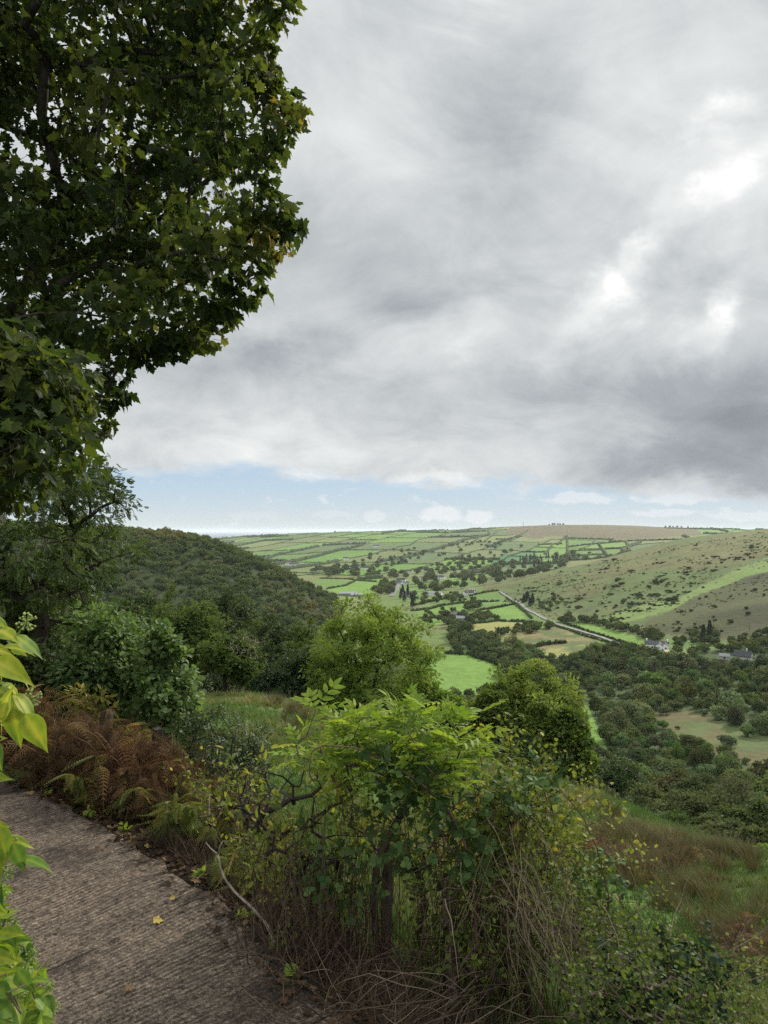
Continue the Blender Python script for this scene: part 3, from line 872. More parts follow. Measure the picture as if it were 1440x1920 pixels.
def crown_points(r, n, nl=14, shell=.55):
    c, rad = lobes_of(r, nl)
    w = rad ** 2; k = r.choice(len(c), n, p=w / w.sum())
    d = unit(r.normal(size=(n, 3)))
    p = c[k] + d * (rad[k] * (shell + (1 - shell) * r.uniform(0, 1, n) ** .6))[:, None]
    keep = np.ones(n, bool)                         # drop points deep inside a neighbouring billow
    for a, b in zip(c, rad): keep &= ~(np.linalg.norm(p - a, axis=1) < b * shell * .85)
    p, d, k = p[keep], d[keep], k[keep]
    return p, unit(d * .8 + unit(p) * .6), k


def crown_template(seed, n, size, leaf=CARD, nl=14, sz=(1, 1, .85), lift=.75, spread=.25):
    """a whole crown of leaf cards of unit radius standing on the origin, as one template"""
    r = np.random.default_rng(seed)
    p, d, k = crown_points(r, int(n * 1.5), nl)
    p, d, k = p[:n], d[:n], k[:n]
    nrm = unit(d + r.normal(size=p.shape) * .45)
    fwd = unit(np.cross(nrm, r.normal(size=p.shape)) - np.array([0, 0, .25]))
    g = Geo()
    lob = r.uniform(-spread, spread, 64)
    g.scatter(leaf, p * np.array(sz) + np.array([0, 0, lift]), frames(fwd, nrm), size * r.uniform(.7, 1.3, len(p)), lob[k] + r.uniform(-.16, .16, len(p)))
    fs = {}
    for f, _ in g.P: fs.setdefault(f.shape[1], []).append(f)
    return np.concatenate(g.V), [np.concatenate(f) for f in fs.values()], np.concatenate(g.T)


def grow(trunk, targets, seg, up=.25, wob=.08, r0=.01, power=2.3, rad=None, seed=1, along=.3):
    """joins every target to the nearest branch already there; radii follow from the number of tips carried"""
    r = np.random.default_rng(seed)
    nodes = [np.array(p, float) for p in trunk]; par = [-1] + list(range(len(trunk) - 1))
    plen = [0.0]
    for k in range(1, len(nodes)): plen.append(plen[-1] + np.linalg.norm(nodes[k] - nodes[k - 1]))
    T = np.asarray(targets, float)
    order = np.argsort(np.linalg.norm(T - nodes[len(trunk) // 2], axis=1))
    tips = np.zeros(len(nodes))
    ends = []
    first = max(1, int(len(trunk) * .35))
    for ti in order:
        t = T[ti]; N = np.array(nodes); D = np.linalg.norm(N - t, axis=1)
        cost = D + along * np.array(plen) * .5 + np.maximum(0, N[:, 2] - t[2]) * .5
        cost[:first] += 1e6 if len(nodes) > first else 0
        k = int(np.argmin(cost)); a = nodes[k]
        L = D[k]; m = max(1, int(round(L / seg)))
        dirp = a - nodes[par[k]] if par[k] >= 0 else np.array([0, 0, 1.0])
        dirp = dirp / max(np.linalg.norm(dirp), 1e-6)
        c = a + (dirp * .4 + np.array([0, 0, up])) * L * .45
        prev = k
        for s in range(1, m + 1):
            f = s / m; q = a * (1 - f) ** 2 + 2 * c * f * (1 - f) + t * f * f
            if s < m: q = q + r.normal(size=3) * wob * seg
            nodes.append(q); par.append(prev); plen.append(plen[prev] + L / m); prev = len(nodes) - 1
        ends.append((ti, prev))
    n = len(nodes); load = np.zeros(n)
    for _, e in ends: load[e] += 1
    for k in range(n - 1, 0, -1): load[par[k]] += load[k]
    R = r0 * np.maximum(load, .6) ** (1 / power)
    if rad: R *= rad / R[0] if R[0] > rad else 1.0
    return np.array(nodes), np.array(par), R, dict(ends)


def branch_geo(nodes, par, R, sides=5, minr=0.0):
    g = Geo(); k = np.arange(1, len(nodes)); k = k[par[k] >= 0]
    rb = np.maximum(R[k], minr); ra = np.maximum(np.minimum(R[par[k]], R[k] * 1.35), minr)
    ra[par[k] <= 4] = np.maximum(R[par[k]][par[k] <= 4] * .98, minr)
    g.tubes(nodes[par[k]], nodes[k], ra, rb, sides)
    return g


def foliage(g, centres, radius, per, leaf, size, r, flat=.7, out=.5, droop=.35, tint=(.2, .8), centre=None, upn=.5, mi=0, shell=.5):
    """leaves round each clump centre"""
    C = np.repeat(centres, per, 0); n = len(C)
    d = unit(r.normal(size=(n, 3))); rr = np.repeat(np.broadcast_to(radius, (len(centres),)), per) * r.uniform(0, 1, n) ** shell
    off = d * rr[:, None]; off[:, 2] *= flat
    p = C + off
    ctr = centres.mean(0) if centre is None else centre
    o = unit(p - ctr)
    fwd = unit(o * out + d * .6 + r.normal(size=(n, 3)) * .5 - np.array([0, 0, droop]))
    nrm = unit(np.array([0, 0, upn]) + o * .35 + r.normal(size=(n, 3)) * .4)
    ct = np.repeat(r.uniform(tint[0], tint[1], len(centres)), per)
    g.scatter(leaf, p, frames(fwd, nrm), size * r.uniform(.65, 1.25, n), ct + r.uniform(-.18, .18, n), mi)


def make_tree(name, loc, height, width, label, cat='tree', group=None, clumps=110, per=60, leaf=CARD, size=.25, mat=None, bark=None,
              seed=1, crown_low=.25, cr=.09, trunk_r=.16, nl=14, lean=(0, 0), flat=.7, droop=.35, tint=(.25, .75), sq=1.0, shell=.55, up=.25, depth=1.0, dome=False):
    r = np.random.default_rng(seed)
    root = empty(name, loc, label, cat, group)
    p, _, _ = crown_points(r, clumps * 2, nl, shell); p = p[:clumps]
    if dome:                                         # one broad even dome with shallow billows
        d = unit(r.normal(size=(clumps * 4, 3))); d = d[d[:, 2] > -.75][:clumps]
        q = .45 + .55 * r.uniform(0, 1, len(d)) ** .55
        p = d * (q * (1 + .16 * (vnoise(d[:, 0] * 3, d[:, 1] * 3 + d[:, 2] * 2, 1, seed)) + .05 * r.normal(size=len(d))))[:, None]
    hz = height * (1 - crown_low) / 2; cz = height * crown_low + hz
    T = np.stack([p[:, 0] * width / 2 * sq + lean[0], p[:, 1] * width / 2 * depth + lean[1], np.clip(p[:, 2], -.95, 1) * hz + cz], 1)
    tr = [(0, 0, -.6), (.02 * width, 0, height * .12), (lean[0] * .3, lean[1] * .3, height * .25), (lean[0] * .5 - .02 * width, lean[1] * .5, height * .38), (lean[0] * .7, lean[1] * .7, height * .5)]
    nodes, par, R, ends = grow(tr, T, height * .07, up, .16, trunk_r * .07, 2.2, trunk_r, seed)
    branch_geo(nodes, par, R, 5, .008).build('trunk', bark or M['bark'], root, smooth=True)
    g = Geo()
    foliage(g, T, width * cr * r.uniform(.8, 1.35, len(T)), per, leaf, size, r, flat, .5, droop, tint, np.array([lean[0], lean[1], cz]))
    g.build('crown', mat, root)
    return root


G3 = lambda a, b, c: [(0, a), (.5, b), (1, c)]
M['wood_leaf'] = leaf_mat('woodland_leaves', G3((.036, .060, .022), (.070, .106, .036), (.125, .158, .050)), .28, .8, .08, 1.25)
M['wood_leaf_pale'] = leaf_mat('pale_woodland_leaves', G3((.060, .082, .030), (.105, .138, .045), (.16, .185, .062)), .3, .8, .08, 1.0)
M['wood_leaf_olive'] = leaf_mat('olive_woodland_leaves', G3((.048, .058, .022), (.090, .10, .034), (.14, .138, .048)), .28, .8, .08, 1.0)
M['hill_leaf'] = leaf_mat('hillside_leaves', G3((.062, .092, .038), (.108, .138, .052), (.185, .160, .066)), .28, .85, .05)
M['ash_leaf'] = leaf_mat('ash_leaves', G3((.085, .145, .027), (.155, .230, .042), (.25, .295, .058)), .45, .6, .15)
M['oak_leaf'] = leaf_mat('oak_leaves', G3((.05, .075, .02), (.095, .132, .030), (.155, .185, .044)), .40, .65, .1, .2)
M['oak_fresh'] = leaf_mat('fresh_oak_leaves', G3((.06, .10, .022), (.12, .172, .034), (.19, .235, .05)), .42, .65, .1, .15)
M['dark_leaf'] = leaf_mat('dark_leaves', G3((.022, .040, .013), (.048, .075, .022), (.085, .110, .034)), .3, .6, .15, .5)
M['willow_leaf'] = leaf_mat('willow_leaves', G3((.045, .06, .026), (.08, .10, .04), (.12, .135, .06)), .3, .7, .1, .4)
M['gorse'] = leaf_mat('gorse_leaves', G3((.034, .042, .019), (.060, .070, .030), (.09, .092, .04)), .15, .85, .05, .8)
M['conifer'] = leaf_mat('conifer_leaves', G3((.016, .030, .015), (.032, .048, .022), (.05, .065, .028)), .12, .8, .08, .4)
M['hedge_leaf'] = leaf_mat('hedge_leaves', G3((.036, .058, .024), (.064, .090, .034), (.10, .125, .046)), .22, .85, .05, .8)


def random_in(poly, n, y0, dmin=0, r=None, y1=8500):
    """points of the land inside an outline drawn over the photograph, at least dmin apart"""
    r = r or rng; pl = plan(poly, y0, y1); a, b = pl.min(0), pl.max(0); out = []
    cell = {}
    tries = 0
    while len(out) < n and tries < 60:
        tries += 1
        q = r.uniform(a, b, (max(n, 400), 2)); q = q[inside(q[:, 0], q[:, 1], pl)]
        for x, y in q:
            if dmin:
                k = (int(x // dmin), int(y // dmin)); ok = True
                for i in (-1, 0, 1):
                    for j in (-1, 0, 1):
                        for (u, v) in cell.get((k[0] + i, k[1] + j), ()):
                            if (u - x) ** 2 + (v - y) ** 2 < dmin * dmin: ok = False
                if not ok: continue
                cell.setdefault(k, []).append((x, y))
            out.append((x, y))
            if len(out) >= n: break
    return np.array(out)


# ---- the wooded hill on the left: one mass
def build_hill_wood():
    r = np.random.default_rng(3)
    tm = [crown_template(100 + k, 300, .27, CARD, 8, (1, 1, .85), .5, .12) for k in range(5)]
    P = []
    pts = r.uniform((-420, 330), (60, 760), (9000, 2))
    px = pts[:, 0] / pts[:, 1] * F + 720
    z = ground(pts[:, 0], pts[:, 1])
    ymin = np.interp(px, [-300, 200, 400, 540, 640, 660], [330, 345, 365, 420, 560, 640])
    ymax = np.interp(px, [-300, 200, 400, 540, 600, 640, 660], [720, 720, 720, 740, 740, 720, 650])
    k = (px > -150) & (px < 640) & (pts[:, 1] > ymin) & (pts[:, 1] < ymax)
    pts = pts[k]
    keep, cell = [], {}
    for x, y in pts:
        c = (int(x // 7), int(y // 7))
        if any((u - x) ** 2 + (v - y) ** 2 < 27 for i in (-1, 0, 1) for j in (-1, 0, 1) for u, v in cell.get((c[0] + i, c[1] + j), ())): continue
        cell.setdefault(c, []).append((x, y)); keep.append((x, y))
    pts = np.array(keep); n = len(pts)
    z = ground(pts[:, 0], pts[:, 1])
    g = Geo(); w = r.integers(0, 5, n)
    patch = vnoise(pts[:, 0], pts[:, 1], 60, 91) * .7
    for q in range(5):
        m = w == q
        s = r.uniform(2.7, 5.4, m.sum()); sc = np.stack([s, s, s * r.uniform(.85, 1.15, m.sum())], 1)
        g.scatter(tm[q], np.stack([pts[m, 0], pts[m, 1], z[m] + r.uniform(-.5, 1.5, m.sum())], 1), yaw(m.sum(), r), sc, .45 + patch[m] + r.uniform(-.34, .34, m.sum()))
    tag(g.build('hill_wood', M['hill_leaf']), 'mixed wood of olive and brownish round crowns covering the hill left of the valley', 'wood', kind='stuff')
    return n


build_hill_wood()


# ---- individuals of the woods: a few shapes, copied
def wood_kinds(prefix, mat, seeds, n, size, trunk=True, sz=(1, 1, .85), nl=13):
    ms = []
    for s in seeds:
        tv, tf, tt = crown_template(s, n, size, CARD, nl, sz, .8 if trunk else .55)
        g = Geo(); g.add(tv, tf, tt + .5)
        if trunk:
            g.polytube([(0, 0, -.4), (.03, 0, .2), (0, .02, .6)], [.07, .055, .03], 6, .5, 1)
        ms.append(g.mesh(prefix, [mat, M['bark']]))
    return ms


def plant(name, meshes, x, y, s, label, cat, group, r, sz=1.0, sink=.1):
    o = bpy.data.objects.new(name, meshes[r.integers(0, len(meshes))]); COL.objects.link(o)
    o.location = (x, y, float(ground(x, y)) - sink * s)
    o.rotation_euler = (0, 0, r.uniform(0, 6.28)); o.scale = (s, s * r.uniform(.9, 1.1), s * sz)
    return tag(o, label, cat, group)


NEARK = wood_kinds('woodland_tree', M['wood_leaf'], (201, 202, 203), 2600, .13) + wood_kinds('woodland_tree', M['wood_leaf'], (206,), 2600, .13, True, (1, 1, 1.25), 18) + wood_kinds('woodland_tree', M['wood_leaf_pale'], (204,), 2600, .12, True, (1, 1, .95), 16) + wood_kinds('woodland_tree', M['wood_leaf_olive'], (205,), 2400, .13, True, (1, 1, .75), 10)
FARK = wood_kinds('woodland_tree', M['wood_leaf'], (211, 212, 213), 700, .21) + wood_kinds('woodland_tree', M['wood_leaf_pale'], (214,), 700, .21) + wood_kinds('woodland_tree', M['wood_leaf_olive'], (215,), 700, .21, True, (1, 1, 1.1))
CONK = []
for s in (231, 232):
    r_ = np.random.default_rng(s); n_ = 900
    h_ = r_.uniform(0, 1, n_) ** .7; a_ = r_.uniform(0, 6.28, n_); q_ = (1 - h_) ** .8 * .42 * r_.uniform(.5, 1.05, n_)
    P_ = np.stack([q_ * np.cos(a_), q_ * np.sin(a_), .25 + h_ * 1.9], 1); D_ = unit(np.stack([np.cos(a_), np.sin(a_), -.5 + 0 * a_], 1))
    g_ = Geo(); g_.scatter(CARD, P_, frames(D_, unit(np.stack([np.cos(a_) * .4, np.sin(a_) * .4, 1 + 0 * a_], 1) + r_.normal(size=(n_, 3)) * .3)), .2 * r_.uniform(.7, 1.2, n_), r_.uniform(.2, .8, n_))
    g_.polytube([(0, 0, -.3), (0, 0, 1.9)], [.05, .01], 6, .5, 1)
    CONK.append(g_.mesh('conifer_tree', [M['conifer'], M['bark']]))

POOL = []                       # every round-crowned tree of the valley; the 300 that look largest become objects


# the wood that fills the near valley floor on the right
WOOD_R = [(845, 1330), (850, 1300), (1085, 1318), (1090, 1400), (1140, 1412), (1138, 1380), (1100, 1318), (1000, 1270), (945, 1252), (900, 1236), (850, 1222), (845, 1190), (868, 1188), (900, 1208), (950, 1220), (1010, 1238), (1062, 1238), (1120, 1224), (1160, 1210), (1215, 1232), (1270, 1244), (1330, 1250), (1390, 1258), (1500, 1262), (1600, 1290), (1600, 1600), (1300, 1560), (1100, 1520), (850, 1450)]
CLEAR_R = [(1215, 1345), (1290, 1336), (1345, 1352), (1500, 1388), (1500, 1460), (1385, 1425), (1330, 1412), (1255, 1396), (1228, 1366)]


def build_valley_wood():
    r = np.random.default_rng(17)
    pl = plan(WOOD_R, 95); cl = plan(CLEAR_R, 120)
    fld = [plan(p, y0) for nme, p, y0, c in FIELDS if nme in ('h', 'i', 'o', 'e', 'f', 'q')]
    a, b = pl.min(0), pl.max(0); pts, cell = [], {}
    for x, y in r.uniform(a, b, (14000, 2)):
        if not inside(np.array([x]), np.array([y]), pl)[0]: continue
        if inside(np.array([x]), np.array([y]), cl)[0] or any(inside(np.array([x]), np.array([y]), f)[0] for f in fld): continue
        if abs(x) / y > .62: continue
        px = x / y * F + 720
        dm = 5.2 if y > 170 else 4.4
        c = (int(x // 6), int(y // 6))
        if any((u - x) ** 2 + (v - y) ** 2 < dm * dm for i in (-1, 0, 1) for j in (-1, 0, 1) for u, v in cell.get((c[0] + i, c[1] + j), ())): continue
        if vnoise(x, y, 30, 77) < -.37: continue
        cell.setdefault(c, []).append((x, y)); pts.append((y, x))
    pts.sort()
    lab = 'round leafy tree in the dense dark wood on the valley floor'
    for k, (y, x) in enumerate(pts):
        s = r.choice([1.6, 2.4, 3.2, 4.2, 5.2], p=[.18, .27, .27, .2, .08]) * r.uniform(.85, 1.15)
        POOL.append((s / y, x, y, s, r.uniform(.8, 1.2), lab, 'trees of the dense wood on the valley floor'))
    print('valley wood', len(pts))


build_valley_wood()


# ---- tree belts, village woods and hedgerow trees farther up the valley
def belt(pxs, n, y0, s, label, group, r, dmin=0.0, kinds=None, sz=1.0, name='woodland_tree', cat='tree'):
    P = random_in(pxs, n, y0, dmin, r)
    for x, y in P:
        k = r.uniform(*s); q = r.uniform(.85, 1.25) * sz
        if kinds is None: POOL.append((k / y, x, y, k, q, label, group))
        else: plant(name, kinds, x, y, k, label, cat, group, r, q)
    return len(P)


r4 = np.random.default_rng(23)
VILL = [(765, 1108), (765, 1092), (790, 1066), (830, 1050), (890, 1044), (950, 1056), (1010, 1047), (1075, 1040), (1105, 1036), (1112, 1048), (1060, 1064), (1000, 1080), (935, 1094), (915, 1104), (870, 1112), (830, 1114)]
nb = belt(VILL, 170, 880, (5.0, 9.0), 'dark tree in the broad wood round the village below the far fields', 'trees of the village wood', r4, 9)
nb += belt([(585, 1082), (585, 1072), (640, 1066), (700, 1072), (765, 1078), (770, 1086), (720, 1086), (650, 1082)], 60, 900, (5.5, 9.5), 'dark tree in the long belt behind the bright green valley field', 'trees of the belt behind the bright field', r4, 8)
nb += belt([(700, 1112), (712, 1096), (735, 1090), (742, 1096), (732, 1114), (712, 1116)], 22, 700, (5, 8), 'round dark tree in the copse at the right end of the bright field', 'trees of the copse by the bright field', r4, 7)
nb += belt([(750, 1132), (752, 1112), (776, 1112), (782, 1126), (776, 1140), (760, 1140)], 10, 620, (4, 5.5), 'tall dark conifer in the clump just above the yellow-green tree', 'conifers above the yellow-green tree', r4, 4, CONK, 1.2, 'conifer_tree')
nb += belt([(640, 1064), (700, 1040), (760, 1025), (800, 1035), (790, 1050), (740, 1062), (700, 1070)], 46, 1300, (4.5, 8), 'dark tree along the lanes at the foot of the far fields', 'trees at the foot of the far fields', r4, 11)
nb += belt([(800, 1038), (860, 1016), (950, 1018), (990, 1030), (940, 1046), (880, 1044), (830, 1048)], 40, 1400, (4.5, 8), 'dark tree among the small fields above the village', 'trees among the fields above the village', r4, 13)
nb += belt([(972, 1058), (1000, 1044), (1060, 1040), (1062, 1052), (1000, 1070)], 26, 1200, (4.5, 6.5), 'pointed dark conifer in the plantation behind the moor', 'conifers of the plantation behind the moor', r4, 7, CONK, 1.3, 'conifer_tree')
nb += belt([(845, 1182), (872, 1178), (905, 1204), (955, 1216), (1008, 1234), (1000, 1244), (950, 1240), (900, 1226), (850, 1208)], 44, 330, (3.6, 6.0), 'large dark tree in the belt beside the yellow pasture', 'trees of the belt beside the yellow pasture', r4, 5)
nb += belt([(896, 1198), (940, 1190), (985, 1180), (1010, 1176), (1040, 1172), (1040, 1178), (985, 1190), (935, 1200), (900, 1206)], 24, 380, (3.0, 4.8), 'dark tree in the row between yellow pasture and brown rough field', 'trees between the yellow pasture and the rough field', r4, 5)
nb += belt([(880, 1182), (838, 1180), (822, 1164), (836, 1150), (900, 1150), (932, 1164), (900, 1168), (880, 1172)], 26, 430, (3.0, 5.0), 'dark tree round the farmhouse in the middle of the valley', 'trees round the middle farmhouse', r4, 6)
nb += belt([(866, 1144), (872, 1134), (890, 1132), (898, 1142), (890, 1150), (872, 1150)], 8, 450, (4.5, 6), 'big round dark tree beside the green field above the middle farmhouse', 'trees above the middle farmhouse', r4, 5)
nb += belt([(975, 1138), (978, 1126), (990, 1122), (1004, 1128), (1000, 1142), (985, 1144)], 7, 480, (4, 5.5), 'dark pointed tree in the clump above the bend of the valley road', 'trees above the bend of the road', r4, 4, CONK, .9, 'conifer_tree')
nb += belt([(1040, 1168), (1075, 1160), (1130, 1166), (1200, 1180), (1240, 1196), (1235, 1206), (1205, 1196), (1150, 1180), (1100, 1168)], 40, 420, (2.6, 4.3), 'bushy dark tree in the row between road strip and moor', 'trees between the road and the moor', r4, 5)
nb += belt([(1262, 1204), (1300, 1188), (1340, 1190), (1345, 1215), (1300, 1236), (1262, 1222)], 26, 380, (2.4, 4.2), 'dark tree sheltering the right side of the white cottage', 'trees beside the white cottage', r4, 4.5)
nb += belt([(1310, 1216), (1322, 1190), (1332, 1196), (1330, 1222)], 3, 380, (3.8, 4.6), 'tall dark conifer to the right of the white cottage', 'conifers right of the white cottage', r4, 4, CONK, 1.2, 'conifer_tree')
nb += belt([(1330, 1258), (1336, 1236), (1370, 1250), (1400, 1252), (1430, 1262), (1440, 1280), (1360, 1272)], 18, 280, (1.3, 2.2), 'bushy tree crowding round the grey house', 'bushes round the grey house', r4, 4)
nb += belt([(1345, 1222), (1380, 1200), (1440, 1190), (1500, 1200), (1500, 1236), (1440, 1232), (1400, 1226)], 34, 360, (2.2, 3.8), 'dark scrubby tree on the slope behind the grey house', 'scrub behind the grey house', r4, 5)
nb += belt([(1230, 1250), (1262, 1240), (1330, 1246), (1330, 1262), (1260, 1262)], 20, 280, (1.1, 2.0), 'low green bush along the track below the white cottage', 'bushes below the white cottage', r4, 4)
nb += belt([(560, 1122), (600, 1108), (628, 1118), (634, 1140), (620, 1146), (596, 1150)], 24, 500, (4, 6.5), 'dark tree at the foot of the wooded hill beside the track', 'trees at the foot of the wooded hill', r4, 6)
nb += belt([(936, 1250), (960, 1246), (1010, 1262), (1010, 1300), (940, 1304)], 26, 200, (3, 4.6), 'dark tree in the clump at the right end of the lowest bright field', 'trees right of the lowest bright field', r4, 4.5)
nb += belt([(776, 1118), (830, 1112), (872, 1118), (872, 1130), (800, 1134), (780, 1130)], 26, 560, (2.5, 5.0), 'scattered tree among the small paddocks below the village wood', 'trees among the paddocks below the village wood', r4, 9)
nb += belt([(836, 1168), (790, 1172), (800, 1150), (830, 1146), (866, 1146), (880, 1150)], 16, 430, (2.0, 3.6), 'scattered tree in the green paddock left of the middle farmhouse', 'trees left of the middle farmhouse', r4, 9)
nb += belt([(1010, 1120), (1040, 1110), (1056, 1130), (1030, 1150), (1006, 1146)], 14, 560, (1.8, 3.2), 'thorny scrub tree on the lowest moor above the road bend', 'scrub above the road bend', r4, 6)


def plant_pool():
    r = np.random.default_rng(29)
    POOL.sort(reverse=True)
    for a, x, y, s, q, lab, grp in POOL[:300]:
        plant('woodland_tree', NEARK if y < 260 else FARK, x, y, s, lab, 'tree', grp, r, q)
    R_ = np.array([p[1:5] for p in POOL[300:]]); n = len(R_); g = Geo()
    tm = [crown_template(240 + k, 330, .30, CARD, 11, (1, 1, .85), .8) for k in range(4)]
    w = r.integers(0, 4, n); z = ground(R_[:, 0], R_[:, 1])
    for k in range(4):
        m = w == k
        g.scatter(tm[k], np.stack([R_[m, 0], R_[m, 1], z[m] - .3], 1), yaw(m.sum(), r), np.stack([R_[m, 2], R_[m, 2], R_[m, 2] * R_[m, 3]], 1), r.uniform(.15, .8, m.sum()))
    tag(g.build('far_trees', M['hedge_leaf']), 'small dark trees of the farther woods and belts spread over the valley floor', 'trees', kind='stuff')
    print('pool', len(POOL))


plant_pool()

# gorse and scrub on the moor
def drift_kinds(prefix, mat, seeds):
    """irregular drifts of scrub: several low crowns grown together, longer than wide"""
    ms = []
    for sd in seeds:
        r = np.random.default_rng(sd); g = Geo(); k = r.integers(4, 9)
        for q in range(k):
            tv, tf, tt = crown_template(sd * 10 + q, 110, .36, CARD, 6, (1, 1, .62), .45)
            c = r.uniform(.25, .6); p = np.array([r.normal() * .95, r.normal() * .32, 0])
            g.add(tv * c + p, tf, tt + .5)
        ms.append(g.mesh(prefix, [mat]))
    return ms


GORK = wood_kinds('gorse_bush', M['gorse'], (251, 252), 260, .34, False, (1, 1, .62), 8)
GORD = drift_kinds('gorse_bush', M['gorse'], (261, 262, 263, 264, 265))


def build_gorse():
    r = np.random.default_rng(41); n = 0
    lab = 'low dark gorse bush on the tan moor slope right of the valley'
    lines = [((1000, 1110), (1140, 1066), 26, 9), ((1040, 1140), (1180, 1092), 34, 14), ((1110, 1150), (1270, 1090), 30, 12), ((1190, 1140), (1270, 1105), 30, 12),
             ((1210, 1100), (1330, 1050), 26, 10), ((1290, 1070), (1440, 1020), 40, 14), ((1350, 1050), (1440, 1038), 18, 12), ((1060, 1085), (1160, 1060), 14, 8), ((960, 1128), (1010, 1110), 10, 8), ((1180, 1075), (1260, 1050), 12, 8),
             ((1250, 1140), (1320, 1080), 20, 9), ((1110, 1172), (1240, 1130), 26, 8), ((1020, 1075), (1440, 1000), 20, 5)]
    for (p, q, k, j) in lines:
        for _ in range(k):
            f = r.uniform(); c = np.array(p) * (1 - f) + np.array(q) * f + r.normal(size=2) * (j * 1.2, j * .55)
            if c[1] < 998: continue
            w = pix(c[0], c[1], 480)
            if w[1] > 1350: continue
            drift = r.uniform() < .6
            o = plant('gorse_bush', GORD if drift else GORK, w[0], w[1], (r.choice([2.2, 3.2, 4.6, 6.5], p=[.3, .35, .25, .1]) if drift else r.choice([.9, 1.3, 1.9])) * r.uniform(.8, 1.2), lab, 'bush', 'gorse bushes on the moor slope', r, r.uniform(.6, .95)); n += 1
            if drift: o.rotation_euler[2] = .35 + r.normal() * .3
    # rough tufts between the bushes
    g = Geo(); P = random_in([(960, 1130), (930, 1108), (1060, 1072), (1150, 1050), (1250, 1026), (1440, 998), (1500, 990), (1500, 1200), (1210, 1190), (1030, 1160)], 2600, 440, 0, r)
    P = P[vnoise(P[:, 0], P[:, 1], 35, 67) + .6 * vnoise(P[:, 0], P[:, 1], 12, 68) > -.02]
    tm = [crown_template(270 + k, 26, .7, CARD, 5, (1, 1, .5), .3) for k in range(3)]; w_ = r.integers(0, 3, len(P)); z = ground(P[:, 0], P[:, 1])
    for k in range(3):
        m = w_ == k; g.scatter(tm[k], np.stack([P[m, 0], P[m, 1], z[m]], 1), yaw(m.sum(), r), r.uniform(.35, 1.2, m.sum())[:, None] * np.array([1.5, 1.2, .8]), r.uniform(.4, 1.0, m.sum()))
    tag(g.build('moor_scrub', M['gorse']), 'countless small tufts of heather and bracken roughening the moor slope', 'scrub', kind='stuff')
    lab2 = 'small dark bush on the brown heather slope above the grey house'
    for _ in range(34):
        c = (r.uniform(1270, 1440), r.uniform(1105, 1200)); w = pix(c[0], c[1], 440)
        plant('heather_bush', GORK, w[0], w[1], r.uniform(1.0, 2.6), lab2, 'bush', 'bushes on the brown heather slope', r, .8)
    for (a, b, s, l) in ((1242, 1358, 2.4, 'dark upright bush at the left end of the brown clearing'), (1362, 1392, 3.2, 'large round dark bush alone in the lower brown clearing'),
                         (1318, 1394, 1.7, 'small grey-green bush left of the round bush in the clearing'), (1402, 1372, 3.4, 'olive round bush at the upper right of the clearing'), (1270, 1360, 1.0, 'tiny bush in the middle of the brown clearing')):
        w = pix(a, b + 8, 120); plant('clearing_bush', NEARK, w[0], w[1], s, l, 'bush', None, r, .85)
    print('gorse', n)


build_gorse()


# ---- hedges and walls grown over with bushes between the far fields
def lumpy_strip(x, y, w, h, r, step=5.0):
    d = np.concatenate([[0], np.cumsum(np.hypot(np.diff(x), np.diff(y)))]); n = max(3, int(d[-1] / step)); s = np.linspace(0, d[-1], n)
    X, Y = np.interp(s, d, x), np.interp(s, d, y); Z = ground(X, Y)
    dx, dy = np.gradient(X), np.gradient(Y); L = np.hypot(dx, dy) + 1e-6; nx, ny = -dy / L, dx / L
    hh = h * r.uniform(.55, 1.35, n); ww = w * r.uniform(.6, 1.4, n)
    prof = [(-.5, -.3), (-.55, .35), (-.3, .85), (.05, 1.0), (.35, .8), (.55, .3), (.5, -.3)]
    V = []
    for a, b in prof:
        j = r.normal(size=n) * .1
        V.append(np.stack([X + nx * ww * (a + j), Y + ny * ww * (a + j), Z + hh * b + j], 1))
    V = np.array(V); m = len(prof)
    i = (np.arange(m - 1)[:, None] * n + np.arange(n - 1)[None]).ravel()
    return V.reshape(-1, 3), np.stack([i, i + 1, i + n + 1, i + n], 1)


